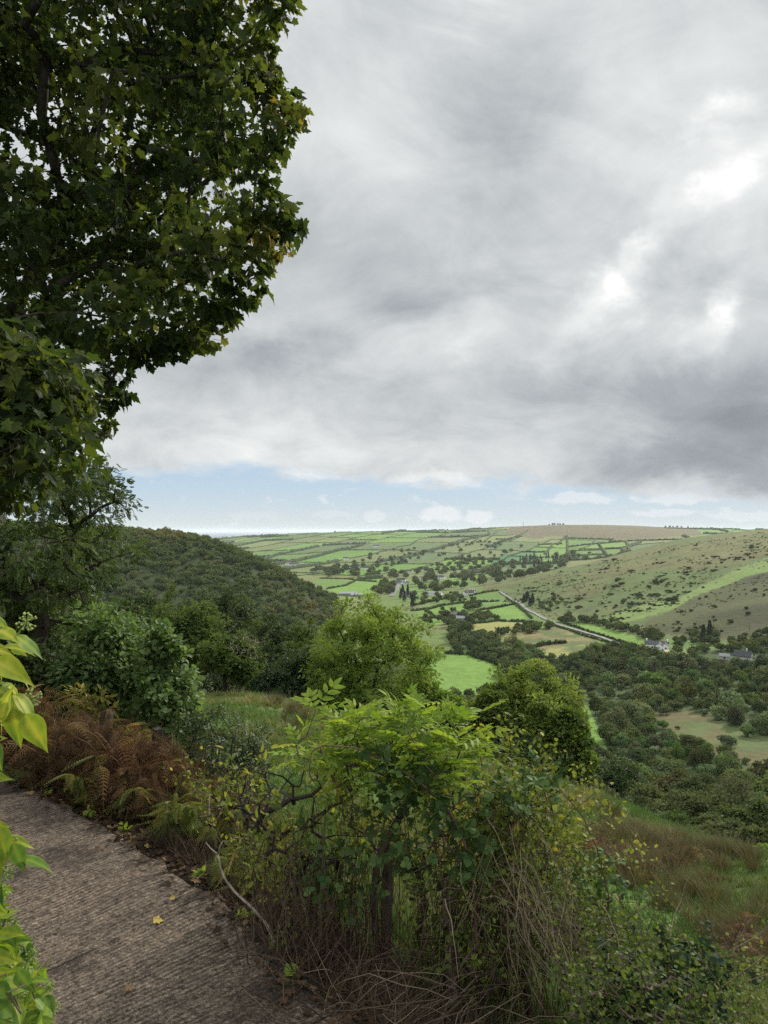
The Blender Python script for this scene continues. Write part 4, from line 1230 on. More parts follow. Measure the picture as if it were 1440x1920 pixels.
def build_far_hedges():
    r = np.random.default_rng(61); segs = []
    cells = {}
    U, Y = np.meshgrid((np.arange(395, 1500, 3.0) - 720) / F, np.exp(np.linspace(math.log(1330), math.log(4150), 420)))
    X = U * Y; i, j, fa, fb, ln = far_cell(X, Y)
    # strips between neighbouring columns of fields follow constant i, cross walls follow constant j
    vis = np.zeros(X.shape, bool); Z = ground(X, Y); E_ = Z / Y
    run = np.maximum.accumulate(E_, 0); vis[1:] = E_[1:] >= run[:-1] - .0004
    hill = inside(X, Y, plan(HILLTOP, 1900))
    ok = vis & ~hill
    for key in np.unique(i[ok]):
        m = ok & (i == key) & (fa < .05)
        if m.sum() < 12: continue
        y = Y[m]; x = X[m]; o = np.argsort(y); x, y = x[o], y[o]
        bins = np.arange(y.min(), y.max(), 32.0)
        if len(bins) < 4: continue
        kx = np.array([x[(y >= b) & (y < b + 32)].mean() if ((y >= b) & (y < b + 32)).any() else np.nan for b in bins])
        q = ~np.isnan(kx)
        if q.sum() < 4: continue
        xx, yy = kx[q], bins[q] + 16
        a = 0                                            # cut into hedges of a few hundred metres
        while a < len(xx) - 3:
            k = int(r.integers(8, 18)); segs.append((xx[a:a + k + 1], yy[a:a + k + 1], 0)); a += k
    for key in set(map(tuple, np.stack([i[ok], j[ok]], 1))):
        m = ok & (i == key[0]) & (j == key[1]) & (fb < .045)
        if m.sum() < 5: continue
        x, y = X[m], Y[m]; o = np.argsort(x); x, y = x[o], y[o]
        if x[-1] - x[0] < 40: continue
        xs = np.linspace(x[0], x[-1], 6); segs.append((xs, np.interp(xs, x, y), 1))
    segs.sort(key=lambda s: np.mean(s[1]))
    segs = [s for s in segs if len(s[0]) >= 3][:270]
    mats = M['hedge_leaf']
    for x, y, c in segs:
        g = Geo(); big = r.uniform() < .3
        V, q = lumpy_strip(x, y, 9 if big else r.uniform(3, 5), (8 if big else r.uniform(1.6, 3.2)), r)
        g.add(V, [q], r.uniform(.2, .6))
        tag(g.build('hedgerow', mats, smooth=True), 'dark hedgerow dividing the green fields of the far slope', 'hedge', 'hedgerows of the far slope')
    T_ = [((1063, 1006), (1065, 1044)), ((1122, 1020), (1136, 1040)), ((1045, 1022), (1061, 1006)), ((1009, 1022), (1053, 1020)), ((1065, 1026), (1118, 1020)), ((1069, 1034), (1130, 1031)), ((1134, 1030), (1178, 1029)), ((977, 1036), (1021, 1036)),
          ((1118, 1020), (1174, 1016)), ((1021, 1040), (1035, 1024)), ((908, 1016), (932, 997)), ((957, 1016), (989, 995)), ((1065, 1010), (1150, 1012)), ((1142, 1016), (1303, 1011)), ((880, 1022), (905, 1004)), ((1174, 1016), (1182, 1038)), ((930, 1012), (960, 1010)), ((1245, 990), (1330, 993)), ((1300, 991), (1440, 993)), ((1066, 1043), (1138, 1040))]
    for p, q in T_:
        P = np.array([pix(p[0] + (q[0] - p[0]) * f, p[1] + (q[1] - p[1]) * f, 1700) for f in np.linspace(0, 1, 8)])
        g = Geo(); V, fq = lumpy_strip(P[:, 0], P[:, 1], 6, 5, r); g.add(V, [fq], r.uniform(.2, .5))
        tag(g.build('hedgerow', mats, smooth=True), 'dark hedgerow dividing the green fields of the far slope', 'hedge', 'hedgerows of the far slope')
    print('hedges', len(segs))


build_far_hedges()

# hedges of the valley fields, each traced from the photograph
HEDGES = [
    ('dark hedge crossing the paddocks just below the village wood', [(775, 1136), (810, 1128), (850, 1118), (880, 1116)], 540, 3),
    ('short hedge on the near side of the paddock left of the middle farmhouse', [(788, 1159), (815, 1159), (836, 1157)], 450, 2.6),
    ('hedge at the far side of the upper green field left of the road', [(880, 1118), (905, 1112), (934, 1108)], 560, 3),
    ('hedge curving down the right side of the green fields to the road', [(950, 1122), (968, 1134), (985, 1148), (996, 1160)], 470, 2.2),
    ('hedge along the top of the yellow pasture', [(885, 1170), (930, 1165), (975, 1166), (1014, 1170)], 420, 2.8),
    ('dark hedge along the right edge of the bright valley field', [(612, 1105), (650, 1098), (668, 1088)], 700, 3),
    ('dark hedge along the far edge of the bright valley field', [(600, 1085), (650, 1086), (705, 1091)], 700, 3),
    ('hedge along the lower edge of the green field above the middle farmhouse', [(772, 1146), (830, 1136), (880, 1130), (935, 1128)], 480, 3),
    ('straight dark hedge between the two green fields below the road', [(895, 1146), (930, 1140), (965, 1133)], 450, 2.6),
    ('bushy hedge in the brown rough field', [(985, 1218), (1020, 1210), (1060, 1206)], 330, 3),
    ('clipped dark hedge in front of the white cottage', [(1205, 1218), (1225, 1222), (1246, 1229), (1251, 1233)], 330, 1.7),
    ('long hedge between valley road and green strip', [(1058, 1170), (1085, 1178), (1120, 1190), (1165, 1205), (1200, 1214)], 380, 2.0),
    ('hedge below the valley road, above the rough field', [(1030, 1170), (1060, 1180), (1100, 1194), (1150, 1208)], 380, 2.0),
    ('hedge at the near edge of the lowest bright field', [(838, 1226), (880, 1228), (935, 1249)], 220, 3),
]


def build_hedges():
    r = np.random.default_rng(71)
    for lab, pts, y0, h in HEDGES:
        P = np.array([pix(a, b, y0) for a, b in pts]); g = Geo()
        d = np.concatenate([[0], np.cumsum(np.hypot(np.diff(P[:, 0]), np.diff(P[:, 1])))]); n = max(6, int(d[-1] / 1.3)); s = np.linspace(0, d[-1], n)
        X = np.interp(s, d, P[:, 0]) + r.normal(size=n) * .4; Y = np.interp(s, d, P[:, 1]) + r.normal(size=n) * .4; Z = ground(X, Y)
        tm = [crown_template(300 + k, 90, .5, CARD, 6, (1, 1, .95), .6) for k in range(3)]
        w = r.integers(0, 3, n)
        for q in range(3):
            m = w == q; k = m.sum()
            if k: g.scatter(tm[q], np.stack([X[m], Y[m], Z[m] - .2], 1), yaw(k, r), h * .62 * r.uniform(.6, 1.25, k), r.uniform(.25, .6, k))
        tag(g.build('hedge', M['hedge_leaf']), lab, 'hedge')


build_hedges()

# ---------------------------------------------------------------- trees of the near slope
def at(px, py, y): return np.array([(px - 720) / F * y, y, (HOR - py) / F * y])


def tree_at(name, px, py_top, width_px, y, label, mat, **k):
    """a tree whose top and width are read off the photograph at a distance y; it stands on the land"""
    x = (px - 720) / F * y; z0 = float(ground(x, y)); h = (HOR - py_top) / F * y - z0
    return make_tree(name, (x, y, z0), h, width_px / F * y, label, mat=M[mat], **k)


# yellow-green ash in the middle and its darker neighbours
tree_at('ash_tree', 705, 1120, 270, 55, 'tall yellow-green ash tree with a broad dome in the middle of the view', 'ash_leaf', clumps=300, per=80, leaf=PINN, size=.27,
        seed=7, crown_low=-.05, cr=.062, trunk_r=.36, nl=30, droop=.3, tint=(.25, .8), sq=.92, dome=True)
tree_at('ash_tree', 815, 1268, 120, 52, 'lower yellow-olive ash spreading out from the right foot of the tall ash', 'ash_leaf', clumps=90, per=110, leaf=PINN, size=.27,
        seed=17, crown_low=.02, cr=.10, trunk_r=.12, nl=12, tint=(.05, .5))
tree_at('oak_tree', 988, 1243, 222, 48, 'dense olive-green tree right of the tall ash, a pale field strip behind it', 'oak_fresh', clumps=220, per=85, size=.25, seed=8, crown_low=.0, cr=.07, trunk_r=.2, nl=26, tint=(.5, 1.15))
tree_at('oak_tree', 1060, 1330, 120, 45, 'olive tree at the right shoulder of the dense olive-green tree', 'oak_fresh', clumps=100, per=90, size=.28, seed=28, crown_low=.0, cr=.10, trunk_r=.12, nl=12, tint=(.1, .6))
tree_at('oak_tree', 912, 1284, 115, 46, 'dark green tree between the tall ash and the olive-green tree', 'oak_leaf', clumps=100, per=90, size=.28, seed=9, crown_low=.0, cr=.10, trunk_r=.14, nl=12, tint=(.15, .6))
tree_at('oak_tree', 960, 1375, 130, 43, 'dark shaded tree low in front of the olive-green tree', 'dark_leaf', clumps=80, per=90, size=.26, seed=29, crown_low=.0, cr=.11, trunk_r=.1, nl=10, tint=(.05, .4))
tree_at('oak_tree', 850, 1330, 110, 47, 'dark bush at the right foot of the tall ash', 'dark_leaf', clumps=70, per=80, size=.26, seed=39, crown_low=.0, cr=.11, trunk_r=.1, nl=10, tint=(.1, .5))

# the dark trees left of the ash
DARK = [
    ('oak_tree', 610, 1222, 90, 64, 'dark tree filling the gap under the left side of the ash', 'dark_leaf', 53, (.1, .5), 80, .3),
    ('oak_tree', 655, 1262, 90, 62, 'dark low tree behind the trunk of the ash', 'dark_leaf', 54, (.0, .4), 70, .3),
    ('oak_tree', 410, 1083, 175, 92, 'broad dark green oak below the wooded hill, tallest of the trees left of the ash', 'dark_leaf', 41, (.15, .6), 150, .42),
    ('oak_tree', 500, 1118, 110, 88, 'dark green tree at the right shoulder of the broad dark oak', 'dark_leaf', 42, (.2, .7), 90, .40),
    ('oak_tree', 345, 1128, 190, 46, 'olive-brown oak behind the hazel bush', 'oak_leaf', 43, (.0, .45), 150, .26),
    ('oak_tree', 420, 1190, 150, 42, 'olive oak with drooping sprays just left of the bare grey tree', 'oak_leaf', 44, (.0, .4), 110, .25),
    ('oak_tree', 566, 1130, 96, 84, 'soft green round tree touching the left edge of the ash, upper one', 'oak_leaf', 45, (.2, .6), 80, .36),
    ('oak_tree', 525, 1168, 130, 66, 'dark round tree behind the bare grey tree', 'dark_leaf', 46, (.2, .6), 110, .32),
    ('oak_tree', 530, 1215, 150, 56, 'near-black tree beside the grass ridge, lowest of the trees left of the ash', 'dark_leaf', 47, (.0, .45), 120, .28),
    ('oak_tree', 590, 1190, 80, 70, 'mid-green tree half hidden behind the left side of the ash', 'dark_leaf', 48, (.3, .8), 70, .32),
    ('oak_tree', 250, 1100, 120, 70, 'dark tree below the left end of the wooded hill', 'dark_leaf', 49, (.1, .5), 100, .32),
    ('oak_tree', 465, 1105, 120, 150, 'grey-green tree far down the slope under the wooded hill', 'oak_leaf', 50, (.0, .4), 70, .6),
    ('oak_tree', 560, 1140, 90, 140, 'grey-green tree in front of the foot of the wooded hill', 'willow_leaf', 51, (.2, .7), 70, .6),
    ('oak_tree', 330, 1090, 110, 150, 'grey-green tree behind the broad dark oak, on its left', 'oak_leaf', 52, (.0, .4), 70, .6),
]
for n_, px_, top_, w_, y_, lab_, mt_, sd_, ti_, cl_, sz_ in DARK:
    tree_at(n_, px_, top_, w_, y_, lab_, mt_, clumps=cl_, per=80, size=sz_, seed=sd_, crown_low=.0, cr=.09, trunk_r=.2, nl=14, tint=ti_)

# willow scrub under the brow on the right
r6 = np.random.default_rng(66)
WILLOW = [(1165, 1405, 130, 62), (1110, 1440, 90, 52), (1235, 1470, 120, 56), (1180, 1500, 110, 46), (1320, 1480, 150, 50), (1400, 1500, 110, 44), (1270, 1530, 90, 42), (1350, 1545, 110, 38), (1420, 1560, 90, 35), (1090, 1400, 70, 60), (1290, 1440, 100, 72), (1385, 1440, 110, 74)]
for k_, (px_, top_, w_, y_) in enumerate(WILLOW):
    tree_at('willow_bush', px_, top_, w_, y_, 'grey-green willow in the row just below the grassy brow on the right', 'willow_leaf' if k_ % 3 else 'dark_leaf', cat='tree', group='willows below the grassy brow',
            clumps=85, per=80, leaf=CARD, size=.24, seed=70 + k_, crown_low=.0, cr=.10, trunk_r=.1, nl=12, tint=(.15, .75))
tree_at('hazel_bush', 1440, 1590, 70, 27, 'small yellow-olive bush at the right edge on the brow', 'ash_leaf', cat='bush', clumps=40, per=60, leaf=OVATE, size=.14, seed=95, crown_low=0, cr=.14, trunk_r=.05, nl=8, tint=(.1, .5))


# the bare grey tree
def build_bare():
    r = np.random.default_rng(81); y = 41; b = at(455, 1285, y); b[2] = float(ground(b[0], y))
    h = (HOR - 1176) / F * y - b[2]
    root = empty('bare_tree', b, 'dead leafless grey tree with fine upswept twigs among the dark trees', 'tree')
    n = 260
    a = r.uniform(0, 2 * pi, n); q = r.uniform(0, 1, n) ** .5; zz = r.uniform(.45, 1, n)
    T = np.stack([np.cos(a) * q * h * .24, np.sin(a) * q * h * .24, h * (zz * (1 - .18 * q))], 1)
    nodes, par, R, _ = grow([(0, 0, -.3), (.02, 0, h * .15), (.05, 0, h * .28), (0, .05, h * .4)], T, .22, .5, .12, .011, 2.0, .09, 82)
    branch_geo(nodes, par, R, 4, .013).build('trunk', M['pale_twig'], root)


build_bare()

# ---- left: feathery ash, its neighbour and the hazel thicket
M['feather_leaf'] = leaf_mat('feathery_leaves', G3((.030, .052, .016), (.062, .095, .026), (.115, .145, .036)), .38, .5, .25)
M['hazel_leaf'] = leaf_mat('hazel_leaves', G3((.06, .105, .036), (.115, .185, .062), (.20, .275, .105)), .36, .55, .2)
M['yellow_leaf'] = leaf_mat('yellowing_leaves', G3((.10, .14, .025), (.20, .20, .035), (.32, .26, .05)), .35, .5, .3)
M['grey_leaf'] = leaf_mat('greyish_leaves', G3((.035, .055, .022), (.065, .09, .036), (.10, .125, .055)), .3, .55, .3)


def build_left_ash():
    r = np.random.default_rng(91); y = 14.0
    x = (60 - 720) / F * y; z0 = float(ground(x, y))
    root = empty('ash_tree', (x, y, z0), 'feathery ash tree with dark forked limbs behind the overhanging sycamore, on the left', 'tree')
    O = np.array([x, y, z0])
    # outline in the photograph, filled with clumps over a real depth
    poly = np.array([(150, 900), (185, 868), (212, 885), (222, 935), (200, 965), (228, 1000), (262, 1040), (255, 1085), (235, 1140), (245, 1180), (200, 1200), (120, 1170), (20, 1160), (-150, 1150), (-220, 1000), (-120, 860), (0, 800)], float)
    T = []
    while len(T) < 190:
        p = r.uniform((-220, 800), (262, 1200))
        if inside(np.array([p[0]]), np.array([p[1]]), poly)[0]:
            d = r.normal() * 1.3 + y; T.append(at(p[0], p[1], d) - O)
    for p in ((196, 905), (214, 940), (232, 948), (190, 880), (170, 900), (205, 925)): T.append(at(p[0], p[1], y) - O)
    T = np.array(T)
    nodes, par, R, _ = grow([(0, 0, -.5), (.1, 0, .8), (.05, 0, 1.6), (.2, 0, 2.2), (.1, 0, 2.9)], T, .35, .12, .14, .012, 2.1, .17, 92)
    branch_geo(nodes, par, R, 5, .005).build('trunk', M['bark'], root, smooth=True)
    g = Geo(); foliage(g, T, r.uniform(.22, .42, len(T)), 62, PINN, .125, r, .8, .5, .45, (.2, .8), upn=.6)
    g.build('crown', M['feather_leaf'], root)


build_left_ash()
tree_at('oak_tree', 40, 1040, 190, 17, 'dark small-leaved tree at the left edge under the feathery ash', 'dark_leaf', clumps=130, per=70, leaf=OVATE, size=.11, seed=101, crown_low=0, cr=.09, trunk_r=.08, nl=14, tint=(.2, .75))
tree_at('oak_tree', 215, 1120, 150, 24, 'dark olive tree in the gap between the feathery ash and the hazel', 'dark_leaf', clumps=110, per=70, leaf=OVATE, size=.15, seed=102, crown_low=0, cr=.10, trunk_r=.1, nl=12, tint=(.0, .5))


def bush(name, px, py_top, py_bot, width_px, y, label, mat, leaf, size, clumps, per, seed, cat='bush', cr=.16, droop=.3, tint=(.2, .8), depth=1.0, upn=.5, group=None, stems=True, shell=.5):
    r = np.random.default_rng(seed); x = (px - 720) / F * y
    z0 = float(ground(x, y)); top = (HOR - py_top) / F * y; bot = z0 - .05
    w = width_px / F * y / 2; h = (top - bot)
    root = empty(name, (x, y, z0), label, cat, group)
    p, _, _ = crown_points(r, clumps * 2, 12, .5); p = p[:clumps]
    T = np.stack([p[:, 0] * w, p[:, 1] * w * depth, (p[:, 2] * .5 + .5) * h + bot - z0], 1)
    if stems:
        g = Geo()
        for k in range(5):
            a = r.uniform(0, 6.28); sub = T[k::5]
            if len(sub) < 2: continue
            b = np.array([cos(a), sin(a), 0]) * w * .12
            c = sub.mean(0)
            nodes, par, R, _ = grow([b - (0, 0, .2), b * .9 + (0, 0, .25), b * .7 + c * (.2, .2, .25), b * .5 + c * (.4, .4, .45)], sub, .16, .2, .12, .0045, 2.0, .03, seed + k)
            g2 = branch_geo(nodes, par, R, 4, .003); 
            for V, (P_, _m), Tt in zip(g2.V, g2.P, g2.T): g.add(V, [P_], Tt)
        g.build('stems', M['bark'], root)
    g = Geo(); foliage(g, T, w * cr * 2 * r.uniform(.7, 1.3, len(T)), per, leaf, size, r, .75, .6, droop, tint, upn=upn, shell=shell)
    g.build('foliage', mat if not isinstance(mat, str) else M[mat], root)
    return root


bush('hazel_bush', 205, 1120, 1350, 250, 9.0, 'big leafy hazel bush with silvery green leaves behind the rusty bracken', 'hazel_leaf', OVATE, .078, 170, 60, 111, tint=(.15, .9), depth=.7)
bush('hazel_bush', 310, 1195, 1360, 150, 8.4, 'lower right shoulder of hazel with broad silvery green leaves beside the grass ridge', 'hazel_leaf', ROUND, .07, 100, 56, 112, tint=(.2, .9), depth=.8)
bush('hazel_bush', 75, 1180, 1380, 160, 8.8, 'dim green hazel bush behind the ivy sprays at the left edge', 'dark_leaf', OVATE, .085, 80, 40, 113, tint=(.2, .9), depth=.8)
bush('spindle_bush', 175, 1235, 1300, 90, 7.9, 'yellowing leafy shoots in front of the big hazel bush', 'yellow_leaf', LANCE, .085, 26, 22, 114, tint=(.1, .8), cr=.2)
bush('willow_bush', 400, 1290, 1420, 190, 7.4, 'small grey-green fine-leaved bush right of the hazel', 'grey_leaf', LANCE, .045, 120, 60, 115, tint=(.2, .8), cr=.13, depth=.8)
bush('willow_bush', 470, 1330, 1440, 110, 7.8, 'fine-leaved greyish bush at the foot of the grass ridge', 'grey_leaf', LANCE, .045, 60, 50, 116, tint=(.1, .7), cr=.15)


# ---------------------------------------------------------------- the sycamore that overhangs the view
M['syc_leaf'] = leaf_mat('sycamore_leaves', [(0, (.012, .022, .007)), (.42, (.028, .042, .010)), (.78, (.075, .088, .016)), (1, (.20, .14, .028))], .42, .6, .12, 0, None, 2.2)


_pp = [(0, 0), (.2, -.07), (.44, .05), (.41, .18), (.34, .27), (.45, .36), (.57, .55), (.43, .60), (.30, .58), (.28, .72), (.13, .84), (0, 1.0)]
PALM_CURL = half_leaf(_pp, .42, .75)
PALM_FLAT = half_leaf(_pp, .05, .1)


def build_sycamore():
    r = np.random.default_rng(121)
    base = np.array([-6.3, 7.6, 0.0]); base[2] = float(ground(base[0], base[1]))
    root = empty('sycamore_tree', base, 'large dark sycamore overhanging the upper left with lobed leaves and arching limbs', 'tree')
    far = np.array([(-500, -600), (380, -600), (560, -300), (510, -60), (495, 0), (440, 35), (420, 75), (452, 110), (462, 160), (500, 205), (500, 245), (462, 285), (412, 325), (405, 372), (480, 395), (492, 425), (470, 450), (430, 480), (405, 530), (345, 570), (320, 600), (270, 618), (210, 625), (180, 660), (170, 710), (140, 760), (120, 800), (60, 800), (-500, 900)], float)
    near = np.array([(-300, 620), (40, 650), (85, 690), (105, 760), (110, 810), (85, 860), (50, 900), (20, 925), (-300, 930)], float)
    T, rad, kind = [], [], []
    for poly, n, ya, yb, lo, hi in ((far, 860, 5.2, 9.6, (-500, -600), (600, 900)), (near, 120, 3.3, 4.6, (-300, 600), (200, 990))):
        k = 0
        while k < n:
            p = r.uniform(lo, hi)
            if not inside(np.array([p[0]]), np.array([p[1]]), poly)[0]: continue
            y = r.uniform(ya, yb); T.append(at(p[0], p[1], y) - base); k += 1
    # sprays that shape the outline
    for (a, b) in ((540, 8), (520, 40), (500, 75), (520, 130), (545, 190), (562, 215), (552, 250), (528, 285), (508, 325), (520, 385), (555, 405), (560, 425), (540, 462), (500, 495), (486, 540), (450, 565), (405, 598), (398, 630), (350, 645), (300, 655), (262, 655), (232, 700), (225, 745), (195, 800), (520, 150), (500, 440), (430, 590), (380, 630), (320, 640)):
        T.append(at(a - 28, b, r.uniform(5.6, 6.6)) - base)
    T = np.array(T)
    trunk = [(0, 0, -.5), (.05, -.05, 1.2), (.15, -.1, 2.6), (.2, -.2, 4.0), (.3, -.3, 5.2), (.4, -.3, 6.5)]
    nodes, par, R, ends = grow(trunk, T, .42, .10, .13, .0062, 2.05, .26, 122, .25)
    branch_geo(nodes, par, R, 6, .004).build('trunk', M['bark'], root, smooth=True)
    g = Geo(); n = len(T); tl = []
    per = 60
    C = np.repeat(T, per, 0); m = len(C)
    d = unit(r.normal(size=(m, 3))); tipr = np.where(np.arange(n) >= 980, .20, .32); q = np.repeat(tipr, per) * r.uniform(.1, 1, m) ** .5
    P = C + d * q[:, None] * (1, 1, .62)
    out = unit(d * .7 + r.normal(size=(m, 3)) * .35 - np.array([-.25, 0, .55]))
    nrm = unit(np.array([0, 0, .75]) + d * .3 + r.normal(size=(m, 3)) * .42)
    ct = np.repeat(r.uniform(.15, .62, n), per) + r.uniform(-.2, .2, m)
    # autumn tints towards the outer ends of the boughs
    W = P + base; px = W[:, 0] / W[:, 1] * F + 720
    ct += np.clip((px - 380) / 130, 0, 1) * .17
    sz = r.uniform(.05, .105, m) * np.where(W[:, 1] < 4.9, .82, 1.0); kind = r.integers(0, 3, m)
    for v, tm in enumerate((PALM, PALM_CURL, PALM_FLAT)):
        k = kind == v; g.scatter(tm, P[k], frames(out[k], nrm[k]), sz[k], ct[k])
    # leaf stalks
    sel = r.uniform(size=m) < .5
    g.tubes(C[sel] * .35 + P[sel] * .65, P[sel], .0022, .0018, 3, .8)
    g.build('crown', M['syc_leaf'], root)


build_sycamore()

# ---------------------------------------------------------------- foreground: verge, hedge bank and pasture
_EY = spline(EDGE, 300)


def edge_x(y): return np.interp(y, _EY[:, 1], _EY[:, 0])


def gz(x, y): return float(ground(x, y))


def on(px, y, lift=0.0):
    x = (px - 720) / F * y; return np.array([x, y, gz(x, y) + lift])


M['grass'] = leaf_mat('pasture_grass', [(0, (.05, .10, .02)), (.4, (.085, .135, .028)), (.7, (.135, .14, .042)), (1, (.25, .21, .10))], .3, .7, .15)
M['rush'] = leaf_mat('rush_stems', [(0, (.05, .06, .02)), (.5, (.10, .085, .035)), (1, (.17, .12, .06))], .15, .7, .15, .4)
M['bracken'] = leaf_mat('dead_bracken', [(0, (.032, .019, .012)), (.35, (.092, .052, .030)), (.7, (.185, .105, .056)), (1, (.30, .22, .10))], .3, .75, .15, .3)
M['green_fern'] = leaf_mat('green_bracken', [(0, (.06, .10, .025)), (.6, (.16, .18, .05)), (1, (.28, .22, .06))], .35, .6, .2, .2)
M['elder_leaf'] = leaf_mat('elder_leaves', [(0, (.08, .14, .022)), (.4, (.17, .25, .036)), (.75, (.28, .34, .05)), (1, (.46, .38, .09))], .48, .6, .15)
M['bramble_leaf'] = leaf_mat('bramble_leaves', [(0, (.028, .055, .016)), (.5, (.062, .108, .032)), (.85, (.11, .165, .055)), (1, (.2, .24, .06))], .36, .6, .15)
M['thorn_leaf'] = leaf_mat('hawthorn_leaves', [(0, (.035, .058, .015)), (.4, (.10, .135, .026)), (.75, (.20, .225, .04)), (1, (.40, .33, .055))], .42, .6, .15)
M['ivy_leaf'] = leaf_mat('ivy_leaves', [(0, (.05, .11, .018)), (.35, (.115, .19, .026)), (.6, (.21, .265, .022)), (.8, (.34, .345, .03)), (1, (.46, .45, .08))], .42, .5, .18, 0, 14)
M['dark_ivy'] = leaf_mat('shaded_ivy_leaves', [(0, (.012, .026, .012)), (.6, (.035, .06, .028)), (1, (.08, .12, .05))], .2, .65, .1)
M['umbel'] = leaf_mat('ivy_umbels', [(0, (.18, .26, .06)), (1, (.42, .46, .16))], .25, .6, .2)
M['straw'] = leaf_mat('dead_stalks', [(0, (.030, .021, .014)), (.5, (.085, .060, .040)), (1, (.30, .24, .16))], .1, .8, .15)
M['litter'] = leaf_mat('fallen_leaves', [(0, (.025, .016, .010)), (.55, (.09, .05, .025)), (.8, (.22, .15, .07)), (1, (.45, .36, .06))], .15, .7, .2)
M['post'] = plain_mat('weathered_wood', [(0, (.05, .036, .026)), (.5, (.13, .10, .075)), (1, (.24, .20, .155))], 22, .9, .1, .7, (1, 1, .12))
M['old_post'] = plain_mat('dark_weathered_wood', [(0, (.02, .017, .013)), (.5, (.055, .047, .037)), (1, (.11, .10, .08))], 22, .9, .1, .7, (1, 1, .12))
M['cane'] = plain_mat('bramble_cane', [(0, (.05, .028, .022)), (1, (.15, .08, .06))], 18, .6, .3, 0)


def tuft(seed, n, spread, lean, wid=1.0):
    r = np.random.default_rng(seed); g = Geo()
    a = r.uniform(0, 2 * pi, n); d = np.stack([np.cos(a), np.sin(a), np.zeros(n)], 1)
    fwd = unit(d * r.uniform(.1, lean, n)[:, None] + np.array([0, 0, 1.0])); nrm = unit(np.cross(np.cross(fwd, d), fwd) * -1 + 1e-3)
    tm = (BLADE[0] * np.array([wid, 1, 1]), BLADE[1])
    g.scatter(tm, d * (r.uniform(0, spread, n))[:, None], frames(fwd, -unit(d - fwd * (d * fwd).sum(1, keepdims=True) + 1e-4)), r.uniform(.5, 1.0, n), r.uniform(-.18, .18, n))
    fs = {}
    for f, _ in g.P: fs.setdefault(f.shape[1], []).append(f)
    return np.concatenate(g.V), [np.concatenate(f) for f in fs.values()], np.concatenate(g.T)


def build_grass():
    r = np.random.default_rng(131); g = Geo()
    for q, (n, ya, yb, wid, sa, sb, nb) in enumerate(((6000, 3.0, 9, 1.0, .16, .42, 16), (17500, 8, 24, 1.5, .18, .45, 11), (15000, 22, 46, 2.8, .22, .5, 8))):
        y = np.exp(r.uniform(math.log(ya), math.log(yb), n)); px = np.where(r.uniform(size=n) < .84, r.uniform(330, 1520, n), r.uniform(1520, 2300, n)); x = (px - 720) / F * y
        k = (x > edge_x(y) + .75); x, y = x[k], y[k]
        n1 = vnoise(x, y, 2.2, 41) + .5 * vnoise(x, y, .8, 42); n2 = vnoise(x, y, 5.0, 43) + .4 * vnoise(x, y, 1.5, 44)
        t = .44 + n1 * .9 - .1 - lush_bank(x, y) * .45 - np.clip(n2 * 2 - .1, 0, .5) + r.normal(size=len(x)) * .08
        s = r.uniform(sa, sb, len(x)) * (1 + np.clip(n1, -.4, .6) * .8)
        k = r.uniform(size=len(x)) < .92 - np.clip(n2 * 1.6, 0, .4); x, y, t, s = x[k], y[k], t[k], s[k]
        w = r.integers(0, 4, len(x))
        for v in range(4):
            m = w == v; tm = tuft(400 + q * 10 + v, nb, .25, .9, wid)
            g.scatter(tm, np.stack([x[m], y[m], ground(x[m], y[m]) - .02], 1), yaw(m.sum(), r), s[m], np.clip(t[m], 0, 1))
    tag(g.build('pasture_grass', M['grass']), 'rough tussocky pasture grass on the slope below the hedge bank', 'grass', kind='stuff')


build_grass()


def build_rushes():
    r = np.random.default_rng(141)
    tms = []
    for v in range(3):
        g = Geo(); tv, tf, tt = tuft(450 + v, 150, .28, .42, .42); g.add(tv, tf, tt + .45); tms.append(g.mesh('rush_clump', [M['rush']]))
    pts = []
    for _ in range(400):
        if len(pts) >= 82: break
        px = r.uniform(1130, 1470); y = np.interp(px, [1100, 1280, 1440], [29, 25, 20.5]) - r.uniform(0, 1) ** 1.6 * 10.5
        x = (px - 720) / F * y
        if vnoise(x, y, 3.0, 47) < -.12: continue
        pts.append((x, y, r.uniform(.55, .95)))
    for px, y in ((505, 36), (520, 35), (545, 33), (556, 33.5), (570, 32), (600, 33), (535, 30), (560, 29), (610, 31), (590, 27), (548, 27)):
        pts.append(((px - 720) / F * y, y, r.uniform(.7, 1.1)))
    for x, y, s in pts:
        right = x / y * F + 720 > 800
        o = bpy.data.objects.new('rush_clump', tms[r.integers(0, 3)]); COL.objects.link(o)
        o.location = (x, y, gz(x, y) - .03); o.rotation_euler = (0, 0, r.uniform(0, 6.28)); o.scale = (s * r.uniform(.9, 1.4), s * r.uniform(.9, 1.4), s)
        tag(o, 'brown-green rush clump on the rough pasture right of the hedge' if right else 'dark rush clump on the grass ridge left of the ash', 'rush', 'rush clumps right of the hedge' if right else 'rush clumps on the grass ridge')


build_rushes()


